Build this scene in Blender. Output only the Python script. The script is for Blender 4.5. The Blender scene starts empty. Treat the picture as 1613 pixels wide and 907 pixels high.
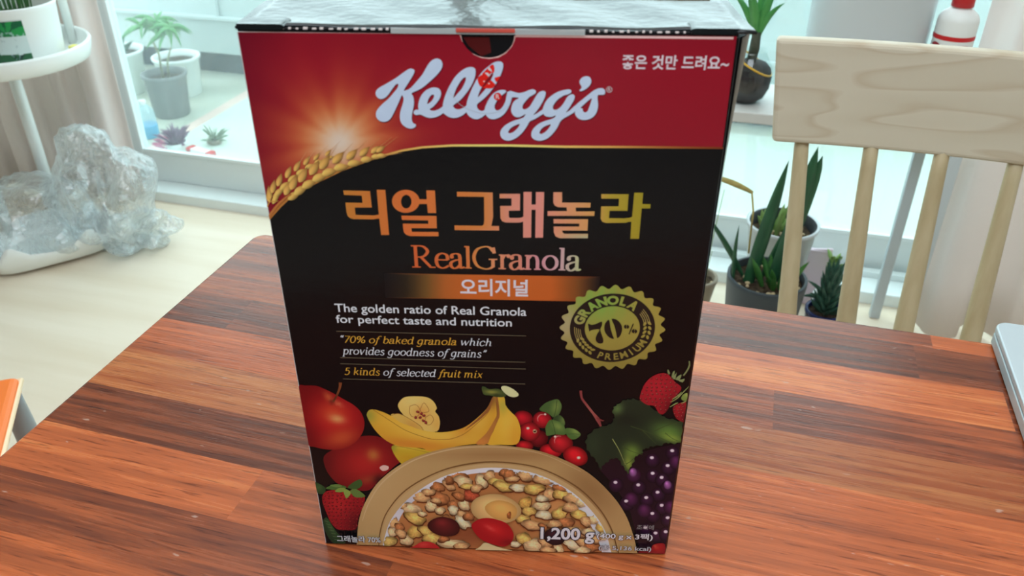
import bpy, bmesh, math, random
import numpy as np
from mathutils import Vector, Matrix, noise as mnoise
from mathutils.geometry import delaunay_2d_cdt

random.seed(7)
SC = bpy.context.scene
COL = SC.collection
PI = math.pi

# ------------------------------------------------------------------ camera
CAM_Z, FOCAL_PX, PITCH, YAW = 1.197, 1309.6, 0.56013, 0.284757
cd = bpy.data.cameras.new('camera')
cam = bpy.data.objects.new('camera', cd)
COL.objects.link(cam)
SC.camera = cam
cam.location = (0, 0, CAM_Z)
cam.rotation_euler = (PI / 2 - PITCH, 0, YAW)
cd.sensor_fit = 'HORIZONTAL'
cd.sensor_width = 36.0
cd.lens = FOCAL_PX / 1613 * 36.0
cd.clip_start = 0.02
cd.dof.use_dof = True
cd.dof.focus_distance = 0.68
cd.dof.aperture_fstop = 13.0

# ------------------------------------------------------------------ world, lights, exposure
W = bpy.data.worlds.new('overcast_sky')
SC.world = W
W.use_nodes = True
wn = W.node_tree
bg = wn.nodes['Background']
bg.inputs['Color'].default_value = (0.85, 0.96, 1.0, 1)
bg.inputs['Strength'].default_value = 4.0
SC.view_settings.view_transform = 'Standard'
SC.view_settings.look = 'None'
SC.view_settings.exposure = 0.0
SC.view_settings.gamma = 1.0
SC.view_settings.use_curve_mapping = False
SC.cycles.use_denoising = True
SC.cycles.max_bounces = 8
SC.cycles.diffuse_bounces = 5
SC.cycles.transparent_max_bounces = 12
SC.cycles.caustics_reflective = False
SC.cycles.caustics_refractive = False


def area(name, loc, rot, sx, sy, power, col):
    l = bpy.data.lights.new(name, 'AREA')
    l.shape = 'RECTANGLE'; l.size = sx; l.size_y = sy
    l.energy = power; l.color = col
    o = bpy.data.objects.new(name, l); COL.objects.link(o)
    o.location = loc; o.rotation_euler = rot
    return o


area('ceiling_lamp_light', (-0.2, 0.95, 2.30), (0, 0, 0), 2.0, 1.4, 12, (0.97, 0.98, 1.0))
area('front_fill_light', (0.1, -0.35, 2.30), (0, 0, 0), 1.4, 1.1, 31.5, (0.82, 0.92, 1.0))  # added fill for the carton front; no known lamp hangs here


# ------------------------------------------------------------------ materials
def lin(c):
    c = np.asarray(c, float) / 255.0
    return np.where(c <= 0.04045, c / 12.92, ((c + 0.055) / 1.055) ** 2.4)


def rgba(c):
    r = lin(c); return (float(r[0]), float(r[1]), float(r[2]), 1)


def mat(name, c, rough=0.5, spec=0.5, metal=0.0, trans=0.0, coat=0.0, bump=None, var=None, alpha=1.0, sss=0.0):
    m = bpy.data.materials.new(name); m.use_nodes = True
    nt = m.node_tree; b = nt.nodes['Principled BSDF']
    b.inputs['Base Color'].default_value = rgba(c)
    b.inputs['Roughness'].default_value = rough
    b.inputs['Specular IOR Level'].default_value = spec
    b.inputs['Metallic'].default_value = metal
    b.inputs['Transmission Weight'].default_value = trans
    b.inputs['Coat Weight'].default_value = coat
    b.inputs['Alpha'].default_value = alpha
    if sss:
        b.inputs['Subsurface Weight'].default_value = sss
        b.inputs['Subsurface Radius'].default_value = (0.02, 0.02, 0.02)
    tc = nt.nodes.new('ShaderNodeTexCoord')
    if var:          # (scale, other colour, stretch vector)
        n = nt.nodes.new('ShaderNodeTexNoise'); n.inputs['Scale'].default_value = var[0]
        n.inputs['Detail'].default_value = 5
        mp = nt.nodes.new('ShaderNodeMapping')
        mp.inputs['Scale'].default_value = var[2] if len(var) > 2 else (1, 1, 1)
        nt.links.new(tc.outputs['Object'], mp.inputs['Vector'])
        nt.links.new(mp.outputs[0], n.inputs['Vector'])
        r = nt.nodes.new('ShaderNodeValToRGB')
        r.color_ramp.elements[0].position = 0.35; r.color_ramp.elements[1].position = 0.68
        r.color_ramp.elements[0].color = rgba(c); r.color_ramp.elements[1].color = rgba(var[1])
        nt.links.new(n.outputs['Fac'], r.inputs['Fac'])
        nt.links.new(r.outputs['Color'], b.inputs['Base Color'])
    if bump:         # (scale, strength)
        n = nt.nodes.new('ShaderNodeTexNoise'); n.inputs['Scale'].default_value = bump[0]
        nt.links.new(tc.outputs['Object'], n.inputs['Vector'])
        bp = nt.nodes.new('ShaderNodeBump'); bp.inputs['Strength'].default_value = bump[1]
        bp.inputs['Distance'].default_value = 0.01
        nt.links.new(n.outputs['Fac'], bp.inputs['Height'])
        nt.links.new(bp.outputs[0], b.inputs['Normal'])
    return m


def print_mat(name, rough=0.3, spec=0.35, metal=0.0, coat=0.0):
    m = bpy.data.materials.new(name); m.use_nodes = True
    nt = m.node_tree; b = nt.nodes['Principled BSDF']
    a = nt.nodes.new('ShaderNodeVertexColor'); a.layer_name = 'ink'
    nt.links.new(a.outputs['Color'], b.inputs['Base Color'])
    b.inputs['Roughness'].default_value = rough
    b.inputs['Specular IOR Level'].default_value = spec
    b.inputs['Metallic'].default_value = metal
    b.inputs['Coat Weight'].default_value = coat
    b.inputs['Coat Roughness'].default_value = 0.12
    tc = nt.nodes.new('ShaderNodeTexCoord')
    n = nt.nodes.new('ShaderNodeTexNoise'); n.inputs['Scale'].default_value = 90
    mp = nt.nodes.new('ShaderNodeMapping'); mp.inputs['Scale'].default_value = (1, 1, 1.6)
    nt.links.new(tc.outputs['Object'], mp.inputs['Vector']); nt.links.new(mp.outputs[0], n.inputs['Vector'])
    bp = nt.nodes.new('ShaderNodeBump'); bp.inputs['Strength'].default_value = 0.05; bp.inputs['Distance'].default_value = 0.002
    nt.links.new(n.outputs['Fac'], bp.inputs['Height']); nt.links.new(bp.outputs[0], b.inputs['Normal'])
    return m


def glass_mat(name, tint, haze, haze_col, gloss=0.06):
    m = bpy.data.materials.new(name); m.use_nodes = True
    nt = m.node_tree; out = nt.nodes['Material Output']
    nt.nodes.remove(nt.nodes['Principled BSDF'])
    t = nt.nodes.new('ShaderNodeBsdfTransparent'); t.inputs['Color'].default_value = (*tint, 1)
    g = nt.nodes.new('ShaderNodeBsdfGlossy'); g.inputs['Roughness'].default_value = 0.02
    d = nt.nodes.new('ShaderNodeBsdfDiffuse'); d.inputs['Color'].default_value = (*haze_col, 1)
    tr = nt.nodes.new('ShaderNodeBsdfTranslucent'); tr.inputs['Color'].default_value = (*haze_col, 1)
    a = nt.nodes.new('ShaderNodeMixShader'); a.inputs[0].default_value = 0.7
    nt.links.new(d.outputs[0], a.inputs[1]); nt.links.new(tr.outputs[0], a.inputs[2])
    h = nt.nodes.new('ShaderNodeMixShader'); h.inputs[0].default_value = haze
    nt.links.new(t.outputs[0], h.inputs[1]); nt.links.new(a.outputs[0], h.inputs[2])
    f = nt.nodes.new('ShaderNodeMixShader'); f.inputs[0].default_value = gloss
    nt.links.new(h.outputs[0], f.inputs[1]); nt.links.new(g.outputs[0], f.inputs[2])
    nt.links.new(f.outputs[0], out.inputs['Surface'])
    return m


# ------------------------------------------------------------------ object helpers
def link(name, me, parent=None, loc=None):
    o = bpy.data.objects.new(name, me); COL.objects.link(o)
    if parent is not None: o.parent = parent
    if loc is not None: o.location = loc
    return o


def thing(name, label, cat, loc=(0, 0, 0), rz=0.0, group=None):
    o = bpy.data.objects.new(name, None); COL.objects.link(o)
    o.empty_display_size = 0.05
    o.location = loc; o.rotation_euler = (0, 0, rz)
    o['label'] = label; o['category'] = cat
    if group: o['group'] = group
    return o


def tag(o, label, cat, group=None):
    o['label'] = label; o['category'] = cat
    if group: o['group'] = group
    return o


def mesh(name, verts, faces, m, parent=None, smooth=False, loc=None, mats=None, mi=None):
    me = bpy.data.meshes.new(name)
    me.from_pydata([tuple(v) for v in verts], [], faces)
    for x in (mats or [m]): me.materials.append(x)
    if mi: me.polygons.foreach_set('material_index', mi)
    if smooth: me.polygons.foreach_set('use_smooth', [True] * len(me.polygons))
    me.update()
    return link(name, me, parent, loc)


def from_bm(name, bm, m, parent=None, smooth=False, loc=None):
    me = bpy.data.meshes.new(name)
    bmesh.ops.recalc_face_normals(bm, faces=bm.faces)
    bm.to_mesh(me); bm.free()
    me.materials.append(m)
    if smooth: me.polygons.foreach_set('use_smooth', [True] * len(me.polygons))
    return link(name, me, parent, loc)


def bm_box(bm, x0, x1, y0, y1, z0, z1, bev=0.0, seg=2):
    r = bmesh.ops.create_cube(bm, size=1.0)
    vs = r['verts']
    for v in vs:
        v.co = Vector(((x0 + x1) / 2 + v.co.x * (x1 - x0), (y0 + y1) / 2 + v.co.y * (y1 - y0), (z0 + z1) / 2 + v.co.z * (z1 - z0)))
    if bev:
        es = list({e for v in vs for e in v.link_edges})
        bmesh.ops.bevel(bm, geom=es, offset=bev, segments=seg, affect='EDGES', profile=0.5)


def box(name, x0, x1, y0, y1, z0, z1, m, parent=None, bev=0.0, seg=2):
    bm = bmesh.new(); bm_box(bm, x0, x1, y0, y1, z0, z1, bev, seg)
    return from_bm(name, bm, m, parent)


def lathe_data(prof, seg=40, sx=1.0, sy=1.0, c=(0, 0, 0)):
    v, f = [], []
    n = len(prof)
    for k in range(seg):
        a = 2 * PI * k / seg
        for r, z in prof: v.append((c[0] + r * sx * math.cos(a), c[1] + r * sy * math.sin(a), c[2] + z))
    for k in range(seg):
        k2 = (k + 1) % seg
        for i in range(n - 1):
            f.append((k * n + i, k2 * n + i, k2 * n + i + 1, k * n + i + 1))
    return v, f


def lathe(name, prof, m, parent=None, seg=40, sx=1.0, sy=1.0, c=(0, 0, 0), loc=None):
    v, f = lathe_data(prof, seg, sx, sy, c)
    return mesh(name, v, f, m, parent, True, loc)


def catmull(pts, n=8, closed=False):
    P = [np.array(p, float) for p in pts]; out = []
    N = len(P)
    rng = range(N if closed else N - 1)
    for i in rng:
        if closed: a, b, c, d = P[i - 1], P[i], P[(i + 1) % N], P[(i + 2) % N]
        else:
            b, c = P[i], P[i + 1]
            a = P[i - 1] if i > 0 else 2 * b - c
            d = P[i + 2] if i + 2 < N else 2 * c - b
        for k in range(n):
            t = k / n
            out.append(0.5 * (2 * b + (c - a) * t + (2 * a - 5 * b + 4 * c - d) * t * t + (3 * b - a - 3 * c + d) * t ** 3))
    if not closed: out.append(P[-1])
    return out


def tube_data(path, rad, seg=10, base=0, cap=True):
    P = [Vector(p) for p in path]; n = len(P)
    R = rad if hasattr(rad, '__len__') else [rad] * n
    v, f = [], []
    up = None
    for i, p in enumerate(P):
        d = (P[min(i + 1, n - 1)] - P[max(i - 1, 0)]).normalized()
        if up is None: up = d.orthogonal().normalized()
        up = (up - d * up.dot(d)).normalized(); s = d.cross(up)
        for k in range(seg):
            a = 2 * PI * k / seg
            v.append(p + (up * math.cos(a) + s * math.sin(a)) * R[i])
    for i in range(n - 1):
        for k in range(seg):
            k2 = (k + 1) % seg
            f.append((base + i * seg + k, base + i * seg + k2, base + (i + 1) * seg + k2, base + (i + 1) * seg + k))
    if cap:
        f.append(tuple(base + k for k in range(seg))[::-1])
        f.append(tuple(base + (n - 1) * seg + k for k in range(seg)))
    return v, f


def tube(name, path, rad, m, parent=None, seg=12, smooth=True):
    v, f = tube_data(path, rad, seg)
    return mesh(name, v, f, m, parent, smooth)


def blade_data(base, tip, width, bow, base_i=0, n=10, thick=0.12, facing=None, taper=0.7, w0=0.5):
    """a leaf blade: V-folded strip with real thickness between base and tip, bowed by the vector bow"""
    B, T, bw = Vector(base), Vector(tip), Vector(bow)
    d = (T - B).normalized()
    side = d.cross(Vector(facing or (0, -1, 0.2)))
    side = side.normalized() if side.length > 1e-4 else d.orthogonal().normalized()
    nrm = side.cross(d).normalized()
    v, f = [], []
    for i in range(n + 1):
        t = i / n
        c = B.lerp(T, t) + bw * (4 * t * (1 - t))
        w = width * (w0 + (1 - w0) * math.sin(min(1, t / 0.45) * PI / 2)) * max(0.02, (1 - t ** (1 / (1.001 - taper)))) if taper < 1 else width * max(.02, 1 - t)
        th = max(width * thick * (1 - 0.7 * t), 0.0006)
        for s, h in ((-1, 0.25), (0, -0.05), (1, 0.25)):
            v.append(c + side * (s * w / 2) - nrm * (h * w * 0.5) + nrm * th * (0.5 if s == 0 else 0.1))
        for s, h in ((-1, 0.25), (0, -0.05), (1, 0.25)):
            v.append(c + side * (s * w / 2) - nrm * (h * w * 0.5) - nrm * th * (0.5 if s == 0 else 0.1))
    for i in range(n):
        a, b = base_i + i * 6, base_i + (i + 1) * 6
        f += [(a, a + 1, b + 1, b), (a + 1, a + 2, b + 2, b + 1), (a + 4, a + 3, b + 3, b + 4), (a + 5, a + 4, b + 4, b + 5),
              (a + 3, a, b, b + 3), (a + 2, a + 5, b + 5, b + 2)]
    return v, f


def blades(name, specs, m, parent=None, smooth=True):
    V, F = [], []
    for s in specs:
        v, f = blade_data(*s[:4], base_i=len(V), **(s[4] if len(s) > 4 else {}))
        V += v; F += f
    return mesh(name, V, F, m, parent, smooth)
# ================================================================== setting
def struct(o):
    o['kind'] = 'structure'; return o


def floor_mat():
    m = mat('pale_laminate', (240, 226, 207), 0.38, 0.35, var=(2.2, (228, 211, 188), (0.5, 5, 1)))
    return m


M_FLOOR = floor_mat()
M_WALL = mat('white_wall_paper', (228, 228, 226), 0.8, 0.2, bump=(220, 0.05))
M_FRAME = mat('pale_grey_frame', (226, 234, 234), 0.4, 0.4)
M_FRAME_LIT = mat('lit_frame_white', (232, 240, 240), 0.4, 0.4)  # lighter copy of the frame colour, with daylight put into it
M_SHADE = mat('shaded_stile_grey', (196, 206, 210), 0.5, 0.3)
M_WHITE = mat('white_plastic', (238, 242, 240), 0.35, 0.4)
M_GLASS = glass_mat('tinted_door_glass', (0.91, 0.985, 0.98), 0.09, (0.88, 0.98, 1.0))
M_CURTAIN0 = mat('beige_curtain_cloth', (232, 226, 219), 0.85, 0.1, bump=(400, 0.1), sss=0.0)
M_CURTAIN = bpy.data.materials.new('backlit_curtain_cloth'); M_CURTAIN.use_nodes = True
_n = M_CURTAIN.node_tree; _b = _n.nodes['Principled BSDF']; _b.inputs['Base Color'].default_value = rgba((246, 237, 236)); _b.inputs['Roughness'].default_value = .9
_b.inputs['Specular IOR Level'].default_value = .1
_t = _n.nodes.new('ShaderNodeBsdfTranslucent'); _t.inputs[0].default_value = rgba((240, 232, 222))
_w = _n.nodes.new('ShaderNodeTexNoise'); _w.inputs['Scale'].default_value = 400
_p = _n.nodes.new('ShaderNodeBump'); _p.inputs['Strength'].default_value = .1; _n.links.new(_w.outputs['Fac'], _p.inputs['Height']); _n.links.new(_p.outputs[0], _b.inputs['Normal'])
_m = _n.nodes.new('ShaderNodeMixShader'); _m.inputs[0].default_value = .32
_n.links.new(_b.outputs[0], _m.inputs[1]); _n.links.new(_t.outputs[0], _m.inputs[2]); _n.links.new(_m.outputs[0], _n.nodes['Material Output'].inputs['Surface'])
M_BALC = mat('balcony_tile', (196, 200, 186), 0.55, 0.3, var=(5, (182, 184, 168)))
M_OUT = mat('white_painted_steel', (196, 206, 206), 0.5, 0.3)

FL = struct(box('floor', -3.2, 2.2, -2.4, 2.04, -0.06, 0, M_FLOOR))
struct(box('floor_balcony', -3.6, 2.6, 2.14, 3.9, -0.06, 0, M_BALC))
struct(box('ceiling', -3.2, 2.2, -2.4, 2.2, 2.35, 2.42, M_WALL))
struct(box('wall_left', -3.28, -3.2, -2.4, 2.2, 0, 2.35, M_WALL))
struct(box('wall_right', 2.2, 2.28, -2.4, 2.2, 0, 2.35, M_WALL))
struct(box('wall_back', -3.2, 2.2, -2.48, -2.4, 0, 2.35, mat('taupe_wall_panel', (112, 104, 100), 0.7, 0.2)))
struct(box('streak_reflector', 0.62, 0.92, -2.42, -2.34, 0, 2.35, M_FRAME_LIT, None, 0.005))  # unseen white post, added so the carton front shows a bright streak
# window wall round the sliding doors
bm = bmesh.new()
bm_box(bm, -3.2, -2.78, 2.05, 2.2, 0, 2.35)
bm_box(bm, 1.72, 2.2, 2.05, 2.2, 0, 2.35)
bm_box(bm, -2.78, 1.72, 2.05, 2.2, 2.18, 2.35)
struct(from_bm('wall_window', bm, M_WALL))
bm = bmesh.new()
bm_box(bm, -2.78, 1.72, 2.02, 2.22, -0.01, 0.034, 0.004)
bm_box(bm, -2.78, 1.72, 2.10, 2.125, 0.03, 0.05)
struct(from_bm('trim_1', bm, M_FRAME_LIT))


def slider(name, x0, x1, y, stl, str_, mframe, gl=True):
    t = bpy.data.objects.new(name, None); COL.objects.link(t); t.location = ((x0 + x1) / 2, y, 0.034)
    t['kind'] = 'structure'
    w = (x1 - x0) / 2
    H = 2.146
    bm = bmesh.new()
    bm_box(bm, -w, -w + stl, -0.02, 0.02, 0, H, 0.004)
    bm_box(bm, w - str_, w, -0.02, 0.02, 0, H, 0.004)
    bm_box(bm, -w + stl, w - str_, -0.018, 0.018, 0, 0.10, 0.003)
    bm_box(bm, -w + stl, w - str_, -0.018, 0.018, H - 0.07, H, 0.003)
    from_bm('door_frame', bm, mframe, t)
    bm = bmesh.new()                      # thin gasket round the pane
    a, b, c, d = -w + stl, w - str_, 0.10, H - 0.07
    bm_box(bm, a, a + 0.010, -0.024, -0.010, c, d); bm_box(bm, b - 0.010, b, -0.024, -0.010, c, d)
    bm_box(bm, a, b, -0.022, -0.010, c, c + 0.010)
    from_bm('gasket', bm, M_FRAME_LIT, t)
    if gl: box('glass_pane', a, b, -0.003, 0.003, c, d, M_GLASS, t)
    return t


slider('door_1', -1.968, -0.70, 2.115, 0.094, 0.06, M_FRAME)
slider('curtain_backlight_door', -2.775, -1.93, 2.160, 0.05, 0.06, M_FRAME)  # added panel behind the left curtain so daylight glows through the cloth
slider('door_2', -0.76, 0.70, 2.160, 0.06, 0.05, M_FRAME)
slider('door_3', 0.66, 1.715, 2.205, 0.05, 0.06, M_FRAME)

# balcony: white panel wall raised over a dark recess, open sky above
bm = bmesh.new()
bm_box(bm, -3.6, 2.6, 3.20, 3.24, 0.105, 0.84, 0.004)
bm_box(bm, -3.6, 2.6, 3.17, 3.20, 0.26, 0.275, 0.003)
for x in (-3.2, -2.28, -1.4, -0.5, 0.4, 1.3): bm_box(bm, x, x + 0.014, 3.185, 3.20, 0.275, 0.84, 0.002)
struct(from_bm('wall_balcony', bm, M_OUT))
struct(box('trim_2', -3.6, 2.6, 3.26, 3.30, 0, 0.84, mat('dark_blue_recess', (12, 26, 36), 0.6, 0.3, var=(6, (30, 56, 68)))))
# ------------------------------------------------------------------ table
def wood_table():
    m = bpy.data.materials.new('red_brown_plank_wood'); m.use_nodes = True
    nt = m.node_tree; b = nt.nodes['Principled BSDF']; N = nt.nodes.new; L = nt.links.new
    tc = N('ShaderNodeTexCoord'); sp = N('ShaderNodeSeparateXYZ'); L(tc.outputs['Object'], sp.inputs[0])

    def mth(op, a, c, d=None):
        n = N('ShaderNodeMath'); n.operation = op
        for i, q in enumerate((a, c, d)):
            if q is None: continue
            if isinstance(q, (int, float)): n.inputs[i].default_value = q
            else: L(q, n.inputs[i])
        return n.outputs[0]
    row = mth('FLOOR', mth('MULTIPLY', mth('ADD', sp.outputs['Y'], 0.02525), 1 / 0.0535), 0)
    off = N('ShaderNodeTexWhiteNoise'); off.noise_dimensions = '1D'; L(row, off.inputs['W'])
    px = mth('FLOOR', mth('ADD', mth('MULTIPLY', sp.outputs['X'], 1 / 0.52), mth('MULTIPLY', off.outputs['Value'], 3.0)), 0)
    cx = N('ShaderNodeCombineXYZ'); L(row, cx.inputs[0]); L(px, cx.inputs[1])
    wn_ = N('ShaderNodeTexWhiteNoise'); wn_.noise_dimensions = '3D'; L(cx.outputs[0], wn_.inputs['Vector'])
    # grain
    mp = N('ShaderNodeMapping'); mp.inputs['Scale'].default_value = (4.5, 110, 5); L(tc.outputs['Object'], mp.inputs['Vector'])
    add = N('ShaderNodeVectorMath'); add.operation = 'ADD'; L(mp.outputs[0], add.inputs[0])
    sc_ = N('ShaderNodeVectorMath'); sc_.operation = 'SCALE'; L(wn_.outputs['Color'], sc_.inputs[0]); sc_.inputs['Scale'].default_value = 40
    L(sc_.outputs[0], add.inputs[1])
    g = N('ShaderNodeTexNoise'); g.inputs['Scale'].default_value = 1.0; g.inputs['Detail'].default_value = 7; g.inputs['Roughness'].default_value = 0.62
    g.inputs['Distortion'].default_value = 0.25
    L(add.outputs[0], g.inputs['Vector'])
    mp2 = N('ShaderNodeMapping'); mp2.inputs['Scale'].default_value = (34, 620, 10); L(tc.outputs['Object'], mp2.inputs['Vector'])
    g2 = N('ShaderNodeTexNoise'); g2.inputs['Scale'].default_value = 1.0; g2.inputs['Detail'].default_value = 3; L(mp2.outputs[0], g2.inputs['Vector'])
    r = N('ShaderNodeValToRGB'); e = r.color_ramp.elements
    e[0].position = 0.22; e[0].color = rgba((106, 52, 33)); e[1].position = 0.75; e[1].color = rgba((222, 140, 80))
    k = r.color_ramp.elements.new(0.5); k.color = rgba((180, 92, 50))
    mixv = mth('ADD', mth('MULTIPLY', g.outputs['Fac'], 0.85), mth('MULTIPLY', mth('SUBTRACT', wn_.outputs['Value'], 0.42), 0.36))
    L(mixv, r.inputs['Fac'])
    dark = N('ShaderNodeMixRGB'); dark.blend_type = 'MULTIPLY'
    pr = N('ShaderNodeValToRGB'); pr.color_ramp.elements[0].position = 0.30; pr.color_ramp.elements[0].color = (0.30, 0.22, 0.20, 1)
    pr.color_ramp.elements[1].position = 0.42; pr.color_ramp.elements[1].color = (1, 1, 1, 1)
    L(g2.outputs['Fac'], pr.inputs['Fac'])
    dark.inputs[0].default_value = 0.75; L(r.outputs['Color'], dark.inputs[1]); L(pr.outputs['Color'], dark.inputs[2])
    # darker boards; left-end rows also hold the weaker window reflection in their colour
    dk = N('ShaderNodeMixRGB'); dk.blend_type = 'MULTIPLY'; pass
    isr = lambda k_: mth('COMPARE', row, float(k_), 0.1)
    left, right = mth('LESS_THAN', sp.outputs['X'], -0.25), mth('GREATER_THAN', sp.outputs['X'], -0.12)
    fac = mth('MULTIPLY', mth('GREATER_THAN', wn_.outputs['Value'], 0.90), 0.5)
    for k_, side_, amt in ((6, right, .68), (3, right, .62), (1, left, .38), (2, left, .34), (4, left, .42), (5, left, .55), (6, left, .68), (7, left, .5)):
        fac = mth('MAXIMUM', fac, mth('MULTIPLY', mth('MULTIPLY', isr(k_), side_), amt))
    L(fac, dk.inputs[0])
    L(dark.outputs[0], dk.inputs[1]); dk.inputs[2].default_value = (0.34, 0.33, 0.38, 1)
    # pale worn specks
    sp_n = N('ShaderNodeTexNoise'); sp_n.inputs['Scale'].default_value = 150; sp_n.inputs['Detail'].default_value = 2
    mp3 = N('ShaderNodeMapping'); mp3.inputs['Scale'].default_value = (0.35, 1, 1); L(tc.outputs['Object'], mp3.inputs['Vector']); L(mp3.outputs[0], sp_n.inputs['Vector'])
    sr = N('ShaderNodeValToRGB'); sr.color_ramp.elements[0].position = 0.735; sr.color_ramp.elements[1].position = 0.77
    L(sp_n.outputs['Fac'], sr.inputs['Fac'])
    pale = N('ShaderNodeMixRGB'); L(mth('MULTIPLY', sr.outputs['Color'], 0.55), pale.inputs[0]); L(dk.outputs[0], pale.inputs[1]); pale.inputs[2].default_value = rgba((190, 160, 145))
    L(pale.outputs[0], b.inputs['Base Color'])
    rr = N('ShaderNodeMapRange'); L(g.outputs['Fac'], rr.inputs[0]); rr.inputs[3].default_value = 0.20; rr.inputs[4].default_value = 0.34
    L(rr.outputs[0], b.inputs['Roughness'])
    bp = N('ShaderNodeBump'); bp.inputs['Strength'].default_value = 0.10; bp.inputs['Distance'].default_value = 0.002
    L(g2.outputs['Fac'], bp.inputs['Height']); L(bp.outputs[0], b.inputs['Normal'])
    b.inputs['Specular IOR Level'].default_value = 0.45
    return m


TZ = 0.73
M_TABLE = wood_table()
TX0, TX1, TY0, TY1 = -0.532, 0.668, 0.0, 0.7485
t = thing('dining_table', 'red-brown planked wooden table top under the cereal carton', 'table', ((TX0 + TX1) / 2, (TY0 + TY1) / 2, 0))
hw, hd = (TX1 - TX0) / 2, (TY1 - TY0) / 2
bm = bmesh.new()
r_ = 0.014
pts = []
for cx_, cy_, a0 in ((hw - r_, hd - r_, 0), (-hw + r_, hd - r_, 90), (-hw + r_, -hd + r_, 180), (hw - r_, -hd + r_, 270)):
    for k in range(7):
        a = math.radians(a0 + k * 15); pts.append((cx_ + r_ * math.cos(a), cy_ + r_ * math.sin(a)))
top = [bm.verts.new((x, y, TZ)) for x, y in pts]; bot = [bm.verts.new((x, y, TZ - 0.03)) for x, y in pts]
bm.faces.new(top); bm.faces.new(bot[::-1])
for i in range(len(pts)):
    j = (i + 1) % len(pts); bm.faces.new((top[i], bot[i], bot[j], top[j]))
tb = from_bm('table_top', bm, M_TABLE, t)
bv = tb.modifiers.new('soft_edge', 'BEVEL'); bv.width = 0.003; bv.segments = 2; bv.limit_method = 'ANGLE'
for sx in (-1, 1):
    for sy in (-1, 1):
        box('leg', sx * (hw - 0.05) - 0.03, sx * (hw - 0.05) + 0.03, sy * (hd - 0.05) - 0.03, sy * (hd - 0.05) + 0.03, 0, TZ - 0.03, M_TABLE, t, 0.006)
bm = bmesh.new()
bm_box(bm, -hw + .08, hw - .08, hd - .06, hd - .04, TZ - .10, TZ - .03)
bm_box(bm, -hw + .08, hw - .08, -hd + .04, -hd + .06, TZ - .10, TZ - .03)
bm_box(bm, -hw + .04, -hw + .06, -hd + .08, hd - .08, TZ - .10, TZ - .03)
bm_box(bm, hw - .06, hw - .04, -hd + .08, hd - .08, TZ - .10, TZ - .03)
from_bm('apron', bm, M_TABLE, t)


# ------------------------------------------------------------------ chair
def birch():
    m = bpy.data.materials.new('pale_birch_wood'); m.use_nodes = True
    nt = m.node_tree; b = nt.nodes['Principled BSDF']; N = nt.nodes.new; L = nt.links.new
    tc = N('ShaderNodeTexCoord'); mp = N('ShaderNodeMapping'); mp.inputs['Rotation'].default_value = (0, 0.38, 0)
    mp.inputs['Scale'].default_value = (1.0, 1, 6.0)
    L(tc.outputs['Object'], mp.inputs['Vector'])
    n = N('ShaderNodeTexNoise'); n.inputs['Scale'].default_value = 2.1; n.inputs['Detail'].default_value = 2; n.inputs['Distortion'].default_value = 0.25
    L(mp.outputs[0], n.inputs['Vector'])
    w = N('ShaderNodeMath'); w.operation = 'MULTIPLY'; L(n.outputs['Fac'], w.inputs[0]); w.inputs[1].default_value = 9
    s = N('ShaderNodeMath'); s.operation = 'FRACT'; L(w.outputs[0], s.inputs[0])
    r = N('ShaderNodeValToRGB'); e = r.color_ramp.elements
    e[0].position = 0; e[0].color = rgba((203, 193, 172)); e[1].position = 1; e[1].color = rgba((201, 190, 169))
    k = e.new(0.72); k.color = rgba((198, 187, 165)); k = e.new(0.9); k.color = rgba((190, 175, 151))
    L(s.outputs[0], r.inputs['Fac']); L(r.outputs['Color'], b.inputs['Base Color'])
    b.inputs['Roughness'].default_value = 0.5; b.inputs['Specular IOR Level'].default_value = 0.3
    return m


M_BIRCH = birch()
M_BIRCH2 = mat('birch_turned_wood', (194, 178, 144), 0.5, 0.3, var=(9, (178, 160, 124), (6, 6, 0.6)))
CX, CY = 0.21, 0.94
t = thing('dining_chair', 'pale birch chair with a wide top rail and round spindles behind the table', 'chair', (CX, CY, 0))
# top rail: gently curved board
v, f = [], []
NX = 16; zb, zt = 0.769, 0.902
ring = []
for i in range(NX + 1):
    s = i / NX
    x = 0.024 - CX + s * (0.396 - 0.024)
    yc = 1.14 - CY - 0.012 * (2 * s - 1) ** 2
    ring.append((x, yc))
bm = bmesh.new()
rows = []
for (x, yc) in ring:
    rows.append([bm.verts.new((x + dx, yc + dy + lean, z)) for dx, dy, z, lean in
                 ((0.016, -0.010, zb, -0.012), (0, -0.010, zt, 0.006), (0, 0.012, zt, 0.006), (0.016, 0.012, zb, -0.012))])
for a, b in zip(rows[:-1], rows[1:]):
    for k in range(4): bm.faces.new((a[k], a[(k + 1) % 4], b[(k + 1) % 4], b[k]))
bm.faces.new(rows[0][::-1]); bm.faces.new(rows[-1])
o = from_bm('top_rail', bm, M_BIRCH, t)
bv = o.modifiers.new('round', 'BEVEL'); bv.width = 0.006; bv.segments = 3; bv.limit_method = 'ANGLE'; bv.angle_limit = math.radians(50)
for (xt, xb) in ((0.0775, 0.1085), (0.166, 0.189), (0.2535, 0.263), (0.341, 0.350)):
    path = []; rad = []
    for i in range(9):
        s = i / 8
        path.append((xt + (xb - xt) * s - CX, 1.130 - 0.058 * s - CY, 0.785 - (0.785 - 0.445) * s)); rad.append(0.0092 + 0.0055 * s)
    tube('spindle', path, rad, M_BIRCH2, t, 14)
bm = bmesh.new(); bm_box(bm, 0.0 - CX, 0.43 - CX, 0.70 - CY, 1.115 - CY, 0.428, 0.455, 0.010, 3)
from_bm('seat', bm, M_BIRCH, t)
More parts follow.
